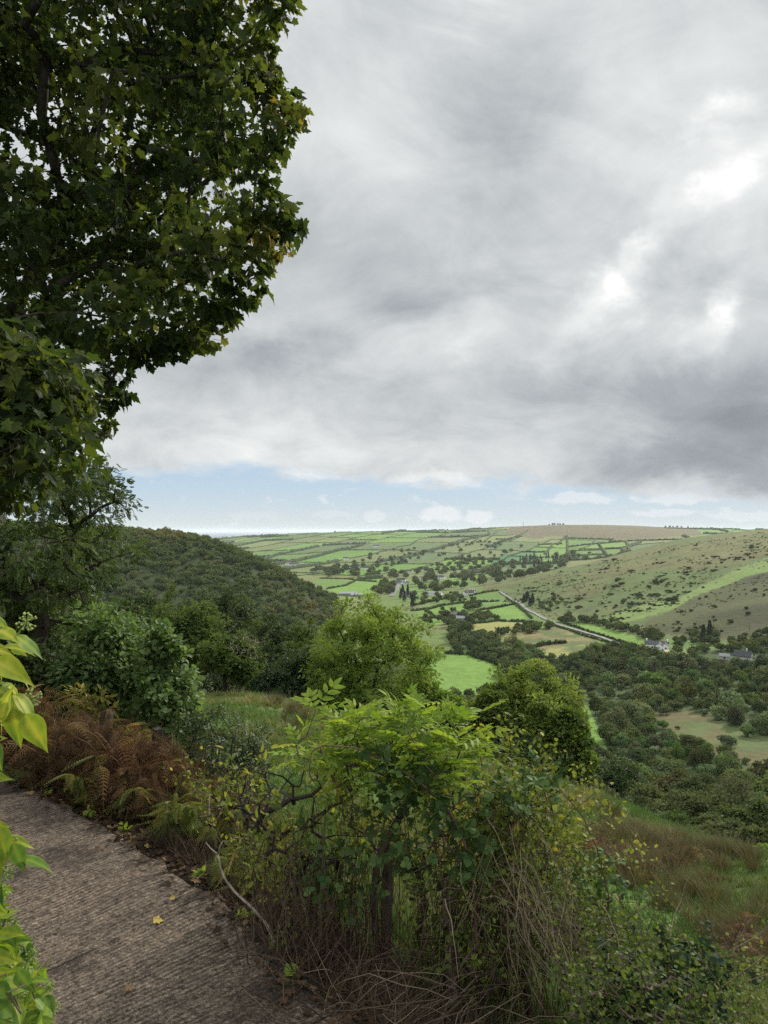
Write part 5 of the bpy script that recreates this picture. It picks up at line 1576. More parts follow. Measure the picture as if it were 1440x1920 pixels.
# ---- bracken
def bracken_mesh(seed, n, h, mat, tint=.45, fs=(.10, .25)):
    r = np.random.default_rng(seed); g = Geo()
    for k in range(n):
        a = r.uniform(0, 6.28); lean = r.uniform(.15, .8); hh = h * r.uniform(.5, 1.0); d = np.array([cos(a), sin(a), 0])
        base = np.array([r.normal() * .1, r.normal() * .1, -.05]); s = np.linspace(0, 1, 6)[:, None]
        top = base + np.array([0, 0, hh]) + d * lean * hh * .6
        pts = base * (1 - s) ** 2 + 2 * (base + np.array([0, 0, hh * .8])) * s * (1 - s) + top * s * s
        g.polytube(pts, np.linspace(.005, .003, 6), 3, .45 + r.uniform(-.2, .2), 0, False)
        for _ in range(r.integers(3, 8)):
            f = r.uniform(.35, 1.0); p = base * (1 - f) ** 2 + 2 * (base + np.array([0, 0, hh * .8])) * f * (1 - f) + top * f * f
            b = r.uniform(0, 6.28)
            fw = unit(np.array([cos(b), sin(b), r.uniform(-1.1, .8)]))
            R = frames(fw[None], unit(np.array([[r.normal() * .9, r.normal() * .9, .8]])))
            g.scatter(FERN if mat.name.startswith('green') else DEAD_FERN, p[None], R, np.array([[r.uniform(*fs) * r.uniform(.45, .95), r.uniform(*fs), r.uniform(*fs) * 2.4]]), np.array([tint + r.uniform(-.35, .45)]))
    return g.mesh('bracken_plant', [mat])


def build_bracken():
    r = np.random.default_rng(151)
    kinds = [bracken_mesh(500 + k, 20, .72, M['bracken']) for k in range(6)]; green = [bracken_mesh(510 + k, 9, .7, M['green_fern'], .5, (.16, .3)) for k in range(2)]
    n = 0
    while n < 125:
        px = r.uniform(-40, 480) if n < 88 else r.uniform(400, 610); y0 = np.interp(px, [-40, 0, 200, 330, 470, 600], [5.7, 5.45, 4.55, 3.98, 3.45, 2.95])
        y = y0 + .5 + abs(r.normal()) * .8 + (.35 if px > 330 else 0); x = (px - 720) / F * y
        o = bpy.data.objects.new('bracken_plant', kinds[r.integers(0, 6)]); COL.objects.link(o)
        s = r.uniform(.55, .95) * (1.0 if px < 330 else .82 if px < 470 else .55); o.location = (x, y, gz(x, y)); o.rotation_euler = (r.normal() * .12, r.normal() * .12, r.uniform(0, 6.28)); o.scale = (s, s, s)
        tag(o, 'rusty dead bracken along the outer edge of the path, left of the hedge', 'bracken', 'dead bracken beside the path'); n += 1
    for px, y, s in ((240, 5.6, .9), (265, 5.3, .8), (300, 5.5, .8), (110, 6.3, .8), (330, 5.0, .7), (215, 5.1, .6), (385, 4.7, .7), (60, 6.4, .7), (150, 5.6, .6), (320, 4.9, .6), (265, 4.85, .5), (350, 4.6, .6), (410, 4.4, .6), (30, 6.2, .7), (205, 5.6, .7), (120, 5.7, .6), (180, 5.0, .5), (340, 4.5, .55), (440, 4.0, .5), (470, 3.8, .5), (90, 5.6, .6)):
        x = (px - 720) / F * y
        o = bpy.data.objects.new('bracken_plant', green[r.integers(0, 2)]); COL.objects.link(o)
        o.location = (x, y, gz(x, y)); o.rotation_euler = (0, 0, r.uniform(0, 6.28)); o.scale = (s, s, s)
        tag(o, 'yellow-green bracken still living among the rusty fronds round the fence posts', 'bracken', 'green bracken among the dead')
    for _ in range(60):
        px, y = 1165 + r.normal() * 75, 20.0 + r.normal() * 1.9
        if r.uniform() < .25: px, y = 1410 + r.normal() * 30, 12.5 + r.normal() * .7
        x = (px - 720) / F * y
        o = bpy.data.objects.new('bracken_plant', kinds[r.integers(0, 6)]); COL.objects.link(o)
        s = r.uniform(.7, 1.1); o.location = (x, y, gz(x, y) - .05); o.rotation_euler = (r.normal() * .25, r.normal() * .25, r.uniform(0, 6.28)); o.scale = (s * 1.3, s * 1.3, s * .75)
        tag(o, 'rusty dead bracken in the red-brown patch on the pasture right of the hedge', 'bracken', 'dead bracken on the pasture')


build_bracken()


# ---- fence posts
def fence_post(px, py_top, y, rad, label, lean=(0, 0), square=False, seed=1, mat='post'):
    r = np.random.default_rng(seed); x = (px - 720) / F * y; z0 = gz(x, y); zt = (HOR - py_top) / F * y; h = zt - z0
    root_pts = np.array([(0, 0, -.3), (0, 0, h * .3), (lean[0] * .6, lean[1] * .6, h * .7), (lean[0] * .97, lean[1] * .97, h * .97), (lean[0], lean[1], h)])
    g = Geo(); sides = 4 if square else 12
    g.polytube(root_pts, rad * np.array([1.02, 1.0, .98, .96, .88]), sides)
    V = g.V[0]; a = np.arctan2(V[:, 1], V[:, 0]); V += np.stack([np.cos(a), np.sin(a), 0 * a], 1) * (vnoise(a * 3, V[:, 2] * .4, .6, seed) * rad * .25)[:, None]
    V[-sides:, 2] += vnoise(V[-sides:, 0] * 40, V[-sides:, 1] * 40, 1, seed) * .03
    return tag(g.build('fence_post', M[mat], smooth=not square, loc=(x, y, z0)), label, 'fence post')


fence_post(190, 1333, 5.65, .056, 'round dark weathered fence post sunk in rusty bracken, left of the square one', (.05, 0), seed=3, mat='old_post')
fence_post(290, 1364, 5.35, .04, 'square grey-green fence post in bracken below the hazel bush', (.02, 0), True, 4, 'old_post')
fence_post(724, 1592, 3.4, .029, 'tall brown fence post standing in the hedge under the elder', (.015, .02), seed=5)
fence_post(848, 1650, 3.2, .03, 'dark fence post wrapped in dead grass at the lower middle of the hedge', (-.02, .02), seed=6)
fence_post(1130, 1800, 3.3, .03, 'short broken fence post under the brambles on the right', (.03, .02), seed=7)


# ---- stems helper: many thin curved stalks in one mesh
def stalks(g, starts, ends, r, rad=.0025, sag=.12, tint=(.2, .8), n=6, sides=3):
    for a, b in zip(starts, ends):
        L = np.linalg.norm(b - a); s = np.linspace(0, 1, n)[:, None]
        c = (a + b) / 2 + r.normal(size=3) * L * sag + np.array([0, 0, L * sag])
        pts = a * (1 - s) ** 2 + 2 * c * s * (1 - s) + b * s * s
        pts[1:-1] += r.normal(size=(n - 2, 3)) * L * .015
        g.polytube(pts, np.linspace(rad * r.uniform(.7, 1.3), rad * .5, n), sides, r.uniform(*tint), 0, False)


def pts_in(poly, n, ya, yb, r):
    poly = np.array(poly, float); out = []
    while len(out) < n:
        p = r.uniform(poly.min(0), poly.max(0))
        if inside(np.array([p[0]]), np.array([p[1]]), poly)[0]: out.append(at(p[0], p[1], r.uniform(ya, yb)))
    return np.array(out)


# ---- the elder in the hedge
def build_elder():
    r = np.random.default_rng(161); b = on(715, 3.35)
    root = empty('elder_bush', b, 'light green elder bush with leafy pinnate shoots and bare brown lower stems in the hedge', 'bush')
    poly = [(590, 1440), (620, 1395), (655, 1362), (685, 1338), (720, 1336), (745, 1328), (790, 1350), (850, 1356), (890, 1390), (900, 1430), (860, 1480), (800, 1490), (730, 1460), (660, 1450)]
    T = np.concatenate([pts_in(poly, 125, 3.0, 3.9, r), [at(a, c, 3.2) for a, c in ((592, 1330), (640, 1365), (745, 1340), (672, 1345), (575, 1380), (555, 1395), (560, 1420), (630, 1395), (600, 1400), (650, 1375), (880, 1350), (700, 1345), (770, 1335), (830, 1340), (870, 1360), (890, 1385), (655, 1460), (632, 1475))]]) - b
    nodes, par, R, _ = grow([(0, 0, -.15), (-.02, 0, .12), (-.03, .03, .26), (-.04, .02, .38)], T, .10, .30, .10, .0022, 2.15, .018, 162, .15)
    branch_geo(nodes, par, R, 5, .0016).build('stems', M['twig'], root, smooth=True)
    g = Geo(); C = np.repeat(T, 4, 0); m = len(C)
    a = r.uniform(0, 6.28, m); d = np.stack([np.cos(a), np.sin(a), r.uniform(-.1, 1.2, m)], 1)
    up = unit(np.array([0, 0, 1.0]) + r.normal(size=(m, 3)) * .3)
    px = (C + b)[:, 0] / (C + b)[:, 1] * F + 720
    t = .36 + r.uniform(-.26, .3, m) + np.clip((640 - px) / 100, 0, 1) * .35
    g.scatter(ELDER, C + r.normal(size=(m, 3)) * .02, frames(unit(d), up), r.uniform(.065, .135, m), t)
    g.build('foliage', M['elder_leaf'], root)


build_elder()


def build_bare_thorn():
    r = np.random.default_rng(171); b = on(560, 3.55)
    root = empty('thorn_bush', b, 'half dead dark thorn bush with crooked lichen-grey branches left of the elder', 'bush')
    main = [(440, 1465), (470, 1480), (500, 1520), (540, 1500), (590, 1490), (600, 1530), (480, 1560), (560, 1470), (640, 1560), (520, 1580), (620, 1620), (660, 1480), (610, 1450), (575, 1540), (455, 1500), (425, 1440), (520, 1470), (550, 1440)]
    T = np.concatenate([[at(a + r.normal() * 8, c + r.normal() * 8, 3.5 + r.normal() * .14) for a, c in main for _ in range(2)], pts_in([(420, 1430), (660, 1430), (680, 1620), (480, 1640)], 110, 3.2, 3.9, r)]) - b
    nodes, par, R, _ = grow([(0, 0, -.15), (.03, 0, .1), (.0, .03, .22), (.03, .0, .32)], T, .07, .05, .30, .0026, 2.0, .03, 172, .12)
    branch_geo(nodes, par, R, 5, .0013).build('stems', M['bark'], root, smooth=True)
    g = Geo(); C = np.repeat(T[::2], 4, 0); m = len(C)
    g.scatter(LANCE, C + r.normal(size=(m, 3)) * .05, frames(rand_dirs(m, r) + np.array([0, 0, .3]), rand_dirs(m, r) + np.array([0, 0, 1])), r.uniform(.025, .055, m), r.uniform(.2, .9, m))
    g.build('foliage', M['thorn_leaf'], root)


build_bare_thorn()

TRI = merge_templates([(ROUND[0], ROUND[1], (0, .42, -.05), 0, .62, 0), (ROUND[0], ROUND[1], (.02, .34, -.04), -1.15, .52, .2), (ROUND[0], ROUND[1], (-.02, .34, -.04), 1.15, .52, -.2),
                       (np.array([[-.01, 0, 0], [.01, 0, 0], [.008, .45, -.05], [-.008, .45, -.05]]), [np.array([[0, 1, 2, 3]])], (0, 0, 0), 0, 1, 0)])


def leaves_along(g, tm, pts, per, size, r, tint, spread=.03, up=1.0):
    C = np.repeat(np.asarray(pts), per, 0); m = len(C)
    g.scatter(tm, C + r.normal(size=(m, 3)) * spread, frames(unit(rand_dirs(m, r) + np.array([0, -.2, .1])), unit(rand_dirs(m, r) * .55 + np.array([0, -.15, up]))), r.uniform(size[0], size[1], m), r.uniform(tint[0], tint[1], m))


def build_brambles():
    r = np.random.default_rng(181)
    # one long arching cane in front of the elder
    b = on(890, 3.05); root = empty('bramble', b, 'long purple bramble cane arching leftwards across the elder with blue-green leaves', 'bramble')
    k = np.array([at(*p) for p in ((895, 1790, 3.05), (885, 1640, 3.05), (850, 1535, 3.02), (780, 1462, 3.0), (715, 1424, 2.98), (660, 1402, 2.97), (610, 1398, 2.97), (584, 1412, 2.97), (580, 1450, 2.97), (592, 1470, 2.97))]) - b
    c = spline(k, 60); g = Geo(); g.polytube(c, np.linspace(.007, .0025, 60), 5); g.build('cane', M['cane'], root, smooth=True)
    g = Geo(); leaves_along(g, TRI, c[14:44:1], 2, (.06, .10), r, (.1, .75), .03, .7); g.build('foliage', M['bramble_leaf'], root)
    # bramble mass under and right of the elder
    for q, (poly, n, ya, yb, lab) in enumerate((
            ([(690, 1430), (800, 1440), (900, 1450), (980, 1540), (940, 1640), (820, 1640), (720, 1620), (680, 1520)], 95, 3.0, 3.5, 'dark bramble thicket with round leaves under the elder'),
            ([(560, 1590), (700, 1580), (720, 1680), (660, 1740), (600, 1700)], 46, 3.1, 3.5, 'broad dim bramble leaves low beside the tall brown fence post'),
            ([(900, 1470), (1010, 1430), (1030, 1450), (1010, 1510), (930, 1520)], 50, 3.1, 3.6, 'blue-green bramble sprays at the top of the hedge right of the elder'),
            ([(1040, 1600), (1140, 1600), (1170, 1670), (1080, 1700)], 60, 3.6, 4.4, 'bramble patch behind the thorn twigs on the right'),
            ([(1120, 1800), (1300, 1760), (1380, 1860), (1320, 1930), (1130, 1930)], 170, 2.8, 3.3, 'dark glossy bramble and ivy clump at the bottom right'))):
        T = pts_in(poly, n, ya, yb, r); ctr = T.mean(0); base = np.array([ctr[0], ctr[1], gz(ctr[0], ctr[1])])
        root = empty('bramble', base, lab, 'bramble'); g = Geo()
        st = np.array([base + np.array([r.normal() * .25, r.normal() * .08, -.03]) for _ in range(26)])
        stalks(g, st - base, T[r.integers(0, n, 26)] - base, r, .0035, .12, n=8, sides=4); g.build('cane', M['cane'], root)
        g = Geo(); leaves_along(g, TRI, T - base, 2, (.04, .075), r, (.05, .85) if q != 4 else (0, .5), .04, .8); g.build('foliage', M['bramble_leaf'] if q != 4 else M['dark_ivy'], root)


build_brambles()

LOBE = half_leaf([(0, 0), (.16, .15), (.36, .35), (.22, .45), (.30, .68), (.14, .75), (0, 1)], .15, .15)


def thorn(label, px, y, poly, ya, yb, n, per, seed, shoots=(), tint=(.2, .85), size=(.018, .038), seg=.11, rb=.02):
    r = np.random.default_rng(seed); b = on(px, y); root = empty('hawthorn_bush', b, label, 'bush')
    T = pts_in(poly, n, ya, yb, r)
    sh = []
    for (a, c), (d, e) in shoots:
        yy = r.uniform(ya, yb)
        for f in np.linspace(0, 1, 7): sh.append(at(a + (d - a) * f + r.normal() * 2, c + (e - c) * f, yy))
    T = (np.concatenate([T, sh]) if sh else T) - b
    h = np.percentile(T[:, 2], 20)
    nodes, par, R, _ = grow([(0, 0, -.1), (.02, 0, max(h * .25, .05)), (-.01, .02, max(h * .5, .1)), (.02, 0, max(h * .7, .16))], T, seg, .12, .22, .0016, 2.05, rb, seed + 1, .15)
    branch_geo(nodes, par, R, 4, .0011).build('stems', M['twig'], root)
    g = Geo(); C = np.repeat(T, per, 0); m = len(C)
    g.scatter(LOBE, C + r.normal(size=(m, 3)) * .035, frames(unit(rand_dirs(m, r) + np.array([0, -.1, .3])), unit(rand_dirs(m, r) * .7 + np.array([0, -.1, .8]))), r.uniform(size[0], size[1], m), np.repeat(r.uniform(tint[0], tint[1], len(T)), per) + r.uniform(-.15, .15, m))
    g.build('foliage', M['thorn_leaf'], root)


thorn('hawthorn bush with small yellow-green leaves and upright shoots right of the elder', 985, 3.35, [(880, 1510), (930, 1460), (1000, 1455), (1050, 1500), (1090, 1560), (1060, 1640), (960, 1690), (890, 1640)], 3.1, 3.8, 280, 12, 191,
      [((905, 1470), (902, 1372)), ((965, 1470), (952, 1330)), ((1000, 1460), (1030, 1404)), ((1020, 1500), (1100, 1446)), ((1080, 1560), (1160, 1520)), ((1060, 1530), (1130, 1478)), ((955, 1430), (958, 1380)), ((1100, 1640), (1210, 1590))], (.2, .85))
thorn('yellow-green hawthorn sprigs growing up between elder and post', 790, 3.5, [(620, 1470), (720, 1480), (900, 1480), (950, 1560), (900, 1640), (760, 1640), (640, 1580)], 3.3, 3.9, 190, 7, 281, [((700, 1600), (690, 1450)), ((840, 1620), (850, 1460))], (.2, .95))
thorn('pale spindly sprigs below the half dead bush', 540, 3.45, [(470, 1560), (560, 1540), (660, 1600), (680, 1700), (560, 1740), (480, 1680)], 3.2, 3.7, 130, 6, 291, (), (.2, .9))
thorn('sprawling hawthorn with dull leaves at the lower right of the hedge', 1180, 3.3, [(1000, 1650), (1080, 1660), (1180, 1720), (1300, 1770), (1440, 1800), (1450, 1850), (1330, 1870), (1150, 1820), (1010, 1760)], 3.0, 3.8, 380, 11, 201,
      [((1180, 1720), (1250, 1670)), ((1300, 1790), (1440, 1740)), ((1060, 1640), (1120, 1600))], (.0, .62), (.013, .028))
thorn('low shaded hawthorn at the foot of the hedge near the right corner', 1290, 2.75, [(1050, 1800), (1180, 1780), (1330, 1830), (1440, 1900), (1440, 1960), (1050, 1960)], 2.5, 3.0, 230, 11, 211, (), (-.1, .45), (.013, .028))
thorn('shaded thorn scrub with few leaves below the hawthorn shoots', 900, 3.2, [(760, 1640), (1000, 1640), (1050, 1780), (960, 1860), (800, 1800)], 3.0, 3.6, 260, 9, 221, (), (.0, .6))
thorn('thin thorn scrub between the bracken and the half dead bush', 430, 4.2, [(330, 1430), (480, 1420), (540, 1560), (500, 1660), (400, 1600)], 3.7, 4.6, 130, 5, 231, (), (.1, .9))


# ---- dead stalks and old grass hanging through the hedge
def build_stalks():
    r = np.random.default_rng(241); g = Geo(); GUP = Geo()
    def pick(poly, n, ya, yb): return pts_in(poly, n, ya, yb, r)
    a = pick([(500, 1700), (640, 1790), (760, 1830), (900, 1850), (1000, 1880), (1000, 1930), (700, 1920), (560, 1840)], 300, 2.5, 3.1)
    a[:, 2] = ground(a[:, 0], a[:, 1]); b = a + r.normal(size=a.shape) * (.28, .15, .05) + np.stack([0 * a[:, 0], 0 * a[:, 0], r.uniform(.02, .22, len(a))], 1)
    stalks(g, a, b, r, .002, .18, (.05, .75))
    a = pick([(800, 1600), (920, 1560), (1010, 1600), (1080, 1760), (960, 1800), (840, 1700)], 170, 2.95, 3.3)
    b = a + r.normal(size=a.shape) * (.12, .06, .05) - np.stack([0 * a[:, 0], 0 * a[:, 0], r.uniform(.1, .5, len(a))], 1)
    stalks(g, a, b, r, .0018, .2, (.25, 1.0))
    a = pick([(960, 1680), (1100, 1700), (1150, 1900), (1000, 1920)], 70, 2.6, 2.9)
    b = a + r.normal(size=a.shape) * (.1, .06, .05) + np.array([-.12, 0, .3]); stalks(g, a, b, r, .0018, .12, (.4, 1.0))
    a = pick([(1060, 1700), (1440, 1760), (1440, 1920), (1060, 1920)], 150, 2.6, 3.4)
    b = a + r.normal(size=a.shape) * (.2, .08, .12) + np.array([0, 0, .1]); stalks(g, a, b, r, .0018, .15, (.2, .85))
    a = pick([(430, 1640), (560, 1620), (640, 1740), (520, 1760)], 220, 3.0, 3.5)
    a[:, 2] = ground(a[:, 0], a[:, 1]); b = a + r.normal(size=a.shape) * (.12, .1, .05) + np.stack([0 * a[:, 0], 0 * a[:, 0], r.uniform(.15, .6, len(a))], 1)
    stalks(g, a, b, r, .0018, .1, (.1, .7))
    a = pick([(0, 1440), (200, 1500), (420, 1640), (420, 1560), (200, 1400), (0, 1360)], 260, 4.0, 5.6)
    a[:, 2] = ground(a[:, 0], a[:, 1]); b = a + r.normal(size=a.shape) * (.2, .15, .05) + np.stack([0 * a[:, 0], 0 * a[:, 0], r.uniform(.15, .7, len(a))], 1)
    k = a[:, 0] > edge_x(a[:, 1]) + .3; stalks(g, a[k], b[k], r, .0025, .15, (.05, .6))
    tag(g.build('dead_stalks', M['straw']), 'tangle of dead brown stalks and old grass hanging through the hedge', 'dead grass', kind='stuff')
    for poly, n_, ya, yb, hh in (([(560, 1740), (700, 1800), (950, 1820), (950, 1840), (700, 1830), (560, 1770)], 170, 3.1, 3.6, (.3, .8)), ([(900, 1800), (1150, 1800), (1150, 1840), (900, 1840)], 70, 3.0, 3.6, (.3, .7))):
        a = pts_in(poly, n_, ya, yb, r); a[:, 2] = ground(a[:, 0], a[:, 1]); q = a + r.normal(size=a.shape) * (.06, .06, .03) + np.stack([0 * a[:, 0], 0 * a[:, 0], r.uniform(*hh, len(a))], 1)
        stalks(GUP, a, q, r, .0022, .06, (.05, .55))
    tag(GUP.build('upright_stems', M['straw']), 'thin upright brown stems standing through the middle of the hedge', 'stems', kind='stuff')
    # old grass skirts
    g = Geo(); n = 1500
    y = r.uniform(2.3, 4.4, n); x = edge_x(y) + r.uniform(.18, 1.0, n) ** 1.0
    for v in range(3):
        m = np.arange(n) % 3 == v
        g.scatter(tuft(470 + v, 9, .12, .9, .35), np.stack([x[m], y[m], ground(x[m], y[m])], 1), yaw(m.sum(), r), r.uniform(.08, .26, m.sum()), r.uniform(.0, .6, m.sum()))
    tag(g.build('old_grass', M['straw']), 'withered brown grass along the foot of the hedge', 'dead grass', kind='stuff')


build_stalks()


# ---- litter, fallen leaves and the fallen branch
def build_litter():
    r = np.random.default_rng(251); g = Geo(); n = 2300
    y = r.uniform(1.6, 6.2, n); x = edge_x(y) + r.normal(size=n) * .15 + .17
    m = r.uniform(size=n) < .45
    for tm, k in ((PALM, m), (OVATE, ~m)):
        c = k.sum(); z = np.maximum(ground(x[k], y[k]), np.where(x[k] < edge_x(y[k]), -1.862, -9)) + .012
        g.scatter(tm, np.stack([x[k], y[k], z], 1), frames(unit(r.normal(size=(c, 3)) * (1, 1, .15)), unit(r.normal(size=(c, 3)) * .35 + np.array([0, 0, 1]))), r.uniform(.018, .05, c), np.clip(r.beta(1.1, 3.2, c) * 1.05, 0, 1))
    c = 700; y = r.uniform(1.6, 6, c); x = edge_x(y) + r.normal(size=c) * .2 + .2; a = np.stack([x, y, np.maximum(ground(x, y), -1.9) + .01], 1); d = r.normal(size=(c, 3)) * (.05, .05, .006)
    g.tubes(a, a + d, .0016, .0012, 3, r.uniform(0, .6, c))
    tag(g.build('leaf_litter', M['litter']), 'brown and yellow fallen leaves and twigs strewn along the dark verge', 'leaf litter', kind='stuff')
    for px, py, s, t, lab in ((288, 1731, .045, .93, 'yellow fallen leaf lying in the middle of the path'), (236, 1858, .036, .72, 'orange-brown fallen leaf lying on the path near the bottom')):
        y = 1.862 * F / (py - HOR); x = (px - 720) / F * y; q = Geo()
        q.scatter(PALM, np.array([[0, 0, 0.0]]), frames(np.array([[.9, .3, .05]]), np.array([[.1, -.25, 1.0]])), np.array([s]), np.array([t]))
        tag(q.build('fallen_leaf', M['litter'], loc=(x, y, -1.85)), lab, 'leaf')
    pts = np.array([at(516, 1772, 3.2), at(500, 1735, 3.22), at(470, 1700, 3.25), at(440, 1672, 3.3), at(418, 1640, 3.33), at(408, 1602, 3.35)])
    g = Geo(); b = pts[0].copy(); c = spline(pts - b, 24); g.polytube(c, np.linspace(.0075, .0042, 24), 6)
    g.polytube(np.array([at(408, 1602, 3.35), at(396, 1592, 3.36), at(386, 1580, 3.38)]) - b, [.004, .003, .002], 5); g.polytube(np.array([at(408, 1602, 3.35), at(412, 1588, 3.33), at(418, 1577, 3.33)]) - b, [.004, .003, .002], 5)
    tag(g.build('fallen_branch', M['pale_twig'], smooth=True, loc=b), 'long pale forked stick leaning from the verge into the bracken', 'branch')
    # small green weeds on the verge
    for k, (px, y) in enumerate(((165, 4.75), (372, 3.85), (232, 4.5), (455, 3.45), (520, 3.2), (85, 5.15), (545, 2.95))):
        q = Geo(); m = 14
        q.scatter(OVATE, r.normal(size=(m, 3)) * (.018, .018, .012) + np.array([0, 0, .045]), frames(unit(rand_dirs(m, r) + np.array([0, 0, .4])), unit(rand_dirs(m, r) * .4 + np.array([0, 0, 1]))), r.uniform(.025, .05, m), r.uniform(.3, .8, m))
        p = on(px, y); q.tubes(np.zeros((3, 3)), r.normal(size=(3, 3)) * .012 + np.array([0, 0, .05]), .0015, .001, 3)
        tag(q.build('weed', M['elder_leaf'], loc=p), 'small green weed sprouting in the dark verge beside the path', 'weed', 'weeds on the verge')


build_litter()


# ---- ivy at the left edge
def ivy_template(wave=.05, fold=.22, droop=.3, nl=9):
    prof = [(0, .0), (.06, .12), (.16, .225), (.30, .285), (.46, .27), (.62, .20), (.78, .115), (.91, .045), (1.04, 0)]
    V, T = [], []; cols = (-1, -.52, 0, .52, 1)
    for k, (t, w) in enumerate(prof):
        for c in cols:
            x = c * w; z = fold * abs(x) * 1.1 - droop * t * t - .25 * x * x + wave * sin(9 * t + (0 if c > 0 else 1.4)) * abs(c) ** 2 * (w / .37)
            V.append((x, t, z)); T.append(.30 if c == 0 else (.10 if abs(c) == 1 else -.10 + .12 * (k % 2)))
    n = len(cols); q = [[a * n + b, a * n + b + 1, (a + 1) * n + b + 1, (a + 1) * n + b] for a in range(len(prof) - 1) for b in range(n - 1)]
    V += [(-.012, -.45, -.02), (.012, -.45, -.02), (.012, .02, 0), (-.012, .02, 0)]; T += [.2] * 4; b = len(V) - 4
    q.append([b, b + 1, b + 2, b + 3])
    return np.array(V, float), [np.array(q)], np.array(T)


def build_ivy():
    r = np.random.default_rng(261); base = np.array([-1.22, 1.15, -1.9])
    root = empty('ivy_bush', base, 'bright yellow-green flowering ivy bush hanging over the path at the left edge', 'ivy')
    tms = [ivy_template(.05, .25, .35), ivy_template(.07, .15, .2), ivy_template(.03, .35, .5)]
    g = Geo(); st = Geo()
    # sprays of large leaves: tip pixel, heading, length
    big = [(84, 1226, 1.18, (.9, 0, -.55), .072), (62, 1258, 1.15, (1, -.1, -.25), .07), (60, 1206, 1.2, (.6, .1, .1), .06), (32, 1195, 1.15, (.5, -.3, -.1), .07), (20, 1175, 1.22, (.7, .2, .2), .06),
           (58, 1266, 1.1, (1, -.1, -.35), .082), (66, 1332, 1.14, (.95, .1, -.3), .07), (36, 1300, 1.2, (.1, .1, 1), .06), (76, 1342, 1.12, (.85, -.1, -.6), .07), (86, 1408, 1.08, (.6, -.15, -.9), .082),
           (32, 1400, 1.1, (.25, -.3, -1), .072), (55, 1360, 1.14, (.7, 0, -.7), .065), (10, 1330, 1.1, (.6, -.2, .1), .08), (16, 1432, 1.1, (.6, 0, -.6), .06), (6, 1290, 1.1, (.1, -.1, 1), .07),
           (20, 1350, 1.2, (.4, .2, -.2), .07), (40, 1340, 1.18, (.8, .2, .1), .06), (12, 1240, 1.16, (.7, -.2, 0), .07), (25, 1218, 1.2, (.9, .1, -.1), .06),
           (100, 1614, 1.22, (1, -.05, -.02), .075), (45, 1636, 1.2, (.5, -.2, -.95), .065), (62, 1578, 1.25, (.9, .1, -.1), .06), (16, 1546, 1.25, (.9, 0, .1), .055), (14, 1608, 1.18, (.4, -.3, -.6), .07), (30, 1590, 1.24, (.7, .1, .3), .06), (5, 1580, 1.2, (.6, 0, .4), .06), (8, 1640, 1.2, (.5, -.2, -.8), .06)]
    for tip in big:
        px, py, y, d, L = tip; L *= .8; d = unit(np.array(d)); p = at(px, py, y) - d * L - base
        n = unit(np.array([r.normal() * .25, -.45 + r.normal() * .2, .9]))
        g.scatter(tms[r.integers(0, 3)], p[None], frames(d[None], n[None]), np.array([L]), np.array([.42 + r.uniform(-.12, .16)]))
        s = p - d * L * .45; h = s + np.array([-.10, .03, -.06 + r.normal() * .03]); st.tubes(np.array([h]), np.array([s]), .003, .0018, 4)
    # dense leafy mass at the lower left
    poly = [(-120, 1650), (10, 1650), (20, 1690), (14, 1740), (52, 1775), (58, 1800), (86, 1835), (100, 1870), (96, 1930), (-120, 1930)]
    C = pts_in(poly, 330, 1.2, 1.75, r) - base; m = len(C)
    d = unit(r.normal(size=(m, 3)) * .6 + np.array([.75, -.35, -.15])); n = unit(r.normal(size=(m, 3)) * .4 + np.array([.2, -.5, .8])); L = r.uniform(.03, .062, m); w = r.integers(0, 3, m)
    yel = r.uniform(.12, .5, m)
    for v in range(3):
        k = w == v; g.scatter(tms[v], C[k] - d[k] * L[k, None] * .6, frames(d[k], n[k]), L[k], yel[k])
    poly3 = [(-20, 1165), (30, 1175), (45, 1230), (30, 1270), (50, 1320), (40, 1360), (15, 1400), (-20, 1430)]
    C3 = pts_in(poly3, 20, 1.25, 1.5, r) - base; m = len(C3); d = unit(r.normal(size=(m, 3)) * .45 + np.array([.8, -.2, -.35])); n = unit(r.normal(size=(m, 3)) * .3 + np.array([.1, -.5, .85])); L = r.uniform(.04, .058, m)
    g.scatter(tms[1], C3 - d * L[:, None] * .8, frames(d, n), L, r.uniform(.3, .6, m))
    poly2 = [(-400, 1150), (-20, 1180), (-20, 1430), (-20, 1650), (-400, 1650)]
    C2 = pts_in(poly2, 240, 1.1, 1.7, r) - base; m = len(C2); d = unit(r.normal(size=(m, 3)) * .7 + np.array([.6, -.3, 0])); n = unit(r.normal(size=(m, 3)) * .4 + np.array([.2, -.4, .8]))
    g.scatter(tms[0], C2, frames(d, n), r.uniform(.045, .075, m), r.uniform(.2, .5, m))
    g.build('foliage', M['ivy_leaf'], root, smooth=True)
    T = np.concatenate([C[::4], C2[::4]]); nodes, par, R, _ = grow([(-.1, 0, -.05), (-.12, .02, .4), (-.15, 0, .8), (-.12, .05, 1.2)], T, .1, .1, .15, .0016, 2.0, .008, 262, .1)
    bg = branch_geo(nodes, par, R, 4, .0016)
    for V, (P_, _m), Tt in zip(st.V, st.P, st.T): bg.add(V, [P_], Tt)
    bg.build('stems', M['twig'], root)
    # flower heads: globes of buds on short stalks
    O = np.array([[1, 0, 0], [-1, 0, 0], [0, 1, 0], [0, -1, 0], [0, 0, 1], [0, 0, -1.0]]); OF = np.array([[0, 2, 4], [2, 1, 4], [1, 3, 4], [3, 0, 4], [2, 0, 5], [1, 2, 5], [3, 1, 5], [0, 3, 5]])
